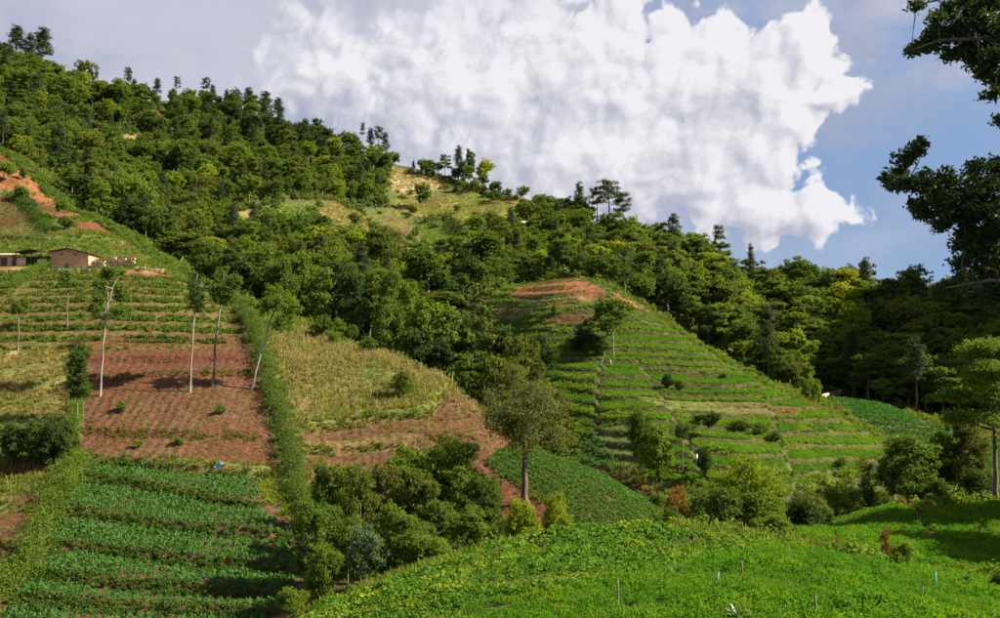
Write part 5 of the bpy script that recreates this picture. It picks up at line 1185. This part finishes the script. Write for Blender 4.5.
# blue tarp, red bucket
p = foot(220, 470); e = mesh_obj('blue_tarp', *(lambda g: ([(x * 1.6 + y * .3, y * .5, .25 + .35 * x + .12 * math.sin(x * 5 + y * 3)) for x in g for y in (-.5, -.2, .1, .5)] + [(x * 1.6 + y * .3, y * .5, .20 + .35 * x + .12 * math.sin(x * 5 + y * 3)) for x in g for y in (-.5, -.2, .1, .5)],
    [(i * 4 + j, i * 4 + j + 1, i * 4 + j + 5, i * 4 + j + 4) for i in range(len(g) - 1) for j in range(3)] + [(24 + i * 4 + j, 24 + i * 4 + j + 4, 24 + i * 4 + j + 5, 24 + i * 4 + j + 1) for i in range(len(g) - 1) for j in range(3)]))([-.6, -.36, -.12, .12, .36, .6]), M['blue'], None, True)
e.location = tuple(p + np.array([0, -.4, .40])); e.rotation_euler = (R(48), 0, 0); e.scale = (.42, .9, .8); tag(e, 'crumpled blue tarp on the bank above the topmost potato strip', 'tarp')
p = foot(794, 540); e = empty('sack', tuple(p + np.array([0, 0, .2]))); tag(e, 'small red bundle at the corner of the foreground field', 'bundle')
mb = MB(); mb.tube([(0, 0, -.1), (0, 0, .08), (.02, 0, .26), (.01, 0, .37), (0, 0, .41)], [.14, .22, .21, .12, .04], 9); mb.build('body', M['redp'], e, True)
mb = MB(); mb.tube([(0, 0, .39), (.03, 0, .45), (.01, .02, .52)], [.04, .03, .07], 7); mb.build('knot', M['redp'], e, True)
M['straw'] = M['dry']
sc_ = foot(800, 541); scatter('dry_grass', 'dry', sc_[:2] + rng.normal(0, 1, (220, 2)) * np.array([2.2, .7]), 'dry grass heap beside the red bundle', 'grass', .7, 1.2)
# stakes and posts
def stake(px, py, h, label, m='wood', r=.05, lean=0, nm='stake', grp=None):
    p = foot(px, py); e = empty(nm, tuple(p)); tag(e, label, 'stake' if nm == 'stake' else 'post', grp)
    mb = MB(); mb.tube([(0, 0, -.2), (lean * .4, 0, h * .5), (lean, .02, h)], [r, r * .95, r * .8], 7); s = mb.build('shaft', M[m], e, True)
    mb = MB(); mb.tube([(lean, .02, h + .003), (lean, .02, h + .05)], [r * .8, r * .3], 7); mb.build('tip', M[m], e)
stake(618, 606, 1.1, 'wooden stake standing in the front of the foreground field'); stake(742, 578, .85, 'wooden stake far back in the foreground field'); stake(717, 588, .7, 'short pale stake between two taller ones in the foreground field', 'pale', lean=.08)
stake(816, 622, 1.1, 'wooden stake at the bottom edge of the foreground field'); stake(936, 590, .9, 'teal painted post in the foreground field', 'teal', .045, nm='post'); stake(921, 612, 1.1, 'thin leaning stick near the right of the foreground field', lean=.12, r=.03); stake(953, 570, .7, 'short stick on the edge of the shaded right field', r=.04)
stake(697, 464, 1.1, 'white post on the lower terraces', 'white', .09, nm='post'); stake(611, 366, 1.0, 'thin white stake under the round tree on the terraced hill', 'white', .05)
p = foot(603, 372); e = empty('dead_branch', tuple(p)); tag(e, 'crooked pale dead branch on the terraces below the round tree', 'branch')
mb = MB(); mb.tube([(0, 0, -.2), (-.3, 0, 1.2), (.1, 0, 2.4), (.35, 0, 3.2)], [.1, .08, .06, .03], 6); mb.build('limb', M['pale'], e, True)
mb = MB(); mb.tube([(-.3, 0, 1.1), (.6, -.1, .3), (1.3, -.3, -.2)], [.06, .05, .03], 6); mb.build('twig', M['pale'], e, True); mb = MB(); mb.tube([(-.3, 0, 1.2), (-1.2, 0, 1.9), (-1.9, 0, 2.0)], [.05, .04, .02], 6); mb.build('twig', M['pale'], e, True)
# agave like plants in the foreground
M['agave'] = leaf_mat('agave_leaf', (.12,.20,.13), (.24,.30,.22), .15, .4)
def rosette(px, py, label, s, m, n=16):
    p = foot(px, py); e = empty('rosette_plant', tuple(p), 0, s); tag(e, label, 'plant')
    for k in range(n):
        a = k * 2.4; el = .35 + .9 * k / n; V = []; 
        for i in range(6):
            t = i / 5; r = .12 + t * .9 * math.cos(el); z = .25 + t * .9 * math.sin(el) - .5 * t * t * math.cos(el); w = .09 * math.sin(math.pi * min(1, t * .85 + .15)) ** .7
            for sgn in (-1, 0, 1): V.append((r * math.cos(a) - sgn * w * math.sin(a), r * math.sin(a) + sgn * w * math.cos(a), z + (.04 if sgn else 0)))
        mesh_obj('leaf', V, [(i * 3 + j, i * 3 + j + 1, i * 3 + j + 4, i * 3 + j + 3) for i in range(5) for j in range(2)], M[m], e, True)
    mb = MB(); mb.tube([(0, 0, -.1), (0, 0, .4)], [.12, .08], 7); mb.build('stem', M['brown'], e)
rosette(738, 622, 'silvery rosette plant at the bottom edge of the foreground field', .8, 'agave'); rosette(676, 577, 'dark green spiky plant in the middle of the foreground field', .8, 'silver', 14)

# ------------------------------------------------------------------ the near tree whose boughs hang in from the right
TD = 28.0
def N_(px, py, dd=0.0): return P(px, py, TD + dd)
bx = (1215 - 500) / F * TD; base = np.array([bx, TD, float(H0(bx, TD))])
e = empty('overhanging_tree', tuple(base)); tag(e, 'near dark leafy tree hanging boughs into the right of the sky', 'tree')
rg = np.random.default_rng(77); mb = MB()
trunk_pts = [base, N_(1222, 480), N_(1205, 330), N_(1190, 200, .5), N_(1180, 60, .3), N_(1170, -120)]
mb.tube([q_ - base for q_ in trunk_pts], [.42, .34, .29, .25, .19, .10], 10); mb.build('trunk', M['brown'], e, True)
B1 = [N_(1195, 120), N_(1110, 60), N_(1040, 45, -.3), N_(985, 38, -.4), N_(940, 40, -.4), N_(912, 50, -.5)]
B2 = [N_(1200, 290), N_(1120, 245, .3), N_(1050, 225, .2), N_(985, 205, .1), N_(935, 188, 0), N_(898, 176, 0)]
B3 = [N_(1205, 345), N_(1120, 305, -.3), N_(1050, 285, -.4), N_(990, 280, -.4), N_(945, 288, -.5)]
B4 = [N_(1185, 30), N_(1100, -40, .2), N_(1030, -35, .3), N_(960, -5, .3), N_(915, 5, .3)]
B5 = [N_(1195, 200), N_(1110, 140, -.2), N_(1050, 140, -.2), N_(1000, 160, -.1)]
nodes = []
for Bq in (B1, B2, B3, B4, B5):
    m2 = MB(); m2.tube([q_ - base for q_ in Bq], np.linspace(.12, .018, len(Bq)), 7); m2.build('bough', M['brown'], e, True)
    for i in range(len(Bq) - 1):
        for t_ in np.linspace(0, 1, 7): nodes.append(Bq[i] + (Bq[i + 1] - Bq[i]) * t_)
nodes = np.array(nodes)
CLU = [(925,46,13),(945,35,17),(965,25,19),(985,30,22),(937,18,7),(960,4,13),(985,8,18),(918,4,7),(995,60,16),(984,74,9),(992,94,7),(972,54,13),(911,51,6),(952,55,9),(932,34,10),(1005,35,20),(975,12,14),(948,10,9),(998,80,8),
 (888,178,5),(892,186,5),(905,160,9),(915,151,9),(922,144,5),(904,184,11),(925,180,13),(945,180,14),(918,205,11),(940,200,17),(965,195,19),(985,182,19),(998,165,14),(945,222,14),(970,220,21),(990,212,21),(975,248,18),(996,242,20),(962,243,8),(985,272,18),(962,281,13),(946,286,8),(997,292,15),(974,300,7),(930,192,12),(955,212,14),(900,172,7),(1008,205,20),(1010,260,20),(935,292,5),(1006,180,18),(926,214,7),(1000,20,16),(965,42,12),(980,55,14),(990,2,12),(1000,120,5),(982,200,16),(970,235,14),(990,258,16),(1000,225,18),(975,170,10),(960,262,8),(985,300,10)]
tw = MB(); LV = []; LF = []; off = 0
for x, y, r in CLU:
    rm = r / F * TD; c = N_(x, y, rg.normal(0, .35)); k = np.argmin(np.linalg.norm(nodes - c, axis=1)); limb(tw, nodes[k] - base, c - base, .022, .006, rg, 4, .15, 5)
    sub = max(6, int(r * 1.5))
    for j in range(sub):
        d = rg.normal(size=3); d /= np.linalg.norm(d); s_ = c + d * rm * rg.uniform(.25, 1.0) * np.array([1.05, 1.4, .85]); limb(tw, c - base, s_ - base, .008, .003, rg, 2, .2, 4)
        n = int(rg.integers(16, 26)); pos = s_ + rg.normal(size=(n, 3)) * np.array([.085, .085, .065])
        v, f = leaves(pos - base, n, np.tile([0, 0, .8], (n, 1)), .15, rg, .45, .1); LV.append(v); LF.append(f + off); off += len(v)
cl2 = []     # the rest of its crown, right of the picture
for j in range(260):
    d = rg.normal(size=3); d /= np.linalg.norm(d); c = N_(1210, 90) + d * rg.uniform(.5, 1, 1) ** .5 * np.array([3.6, 4.0, 6.2])
    if project(c)[0] < 1022: continue
    n = 60; pos = c + rg.normal(size=(n, 3)) * .34; v, f = leaves(pos - base, n, np.tile([0, 0, .8], (n, 1)), .18, rg, .45, .1); LV.append(v); LF.append(f + off); off += len(v)
tw.build('twig', M['brown'], e)
mesh_obj('crown', np.concatenate(LV), np.concatenate(LF), M['shade'], e)
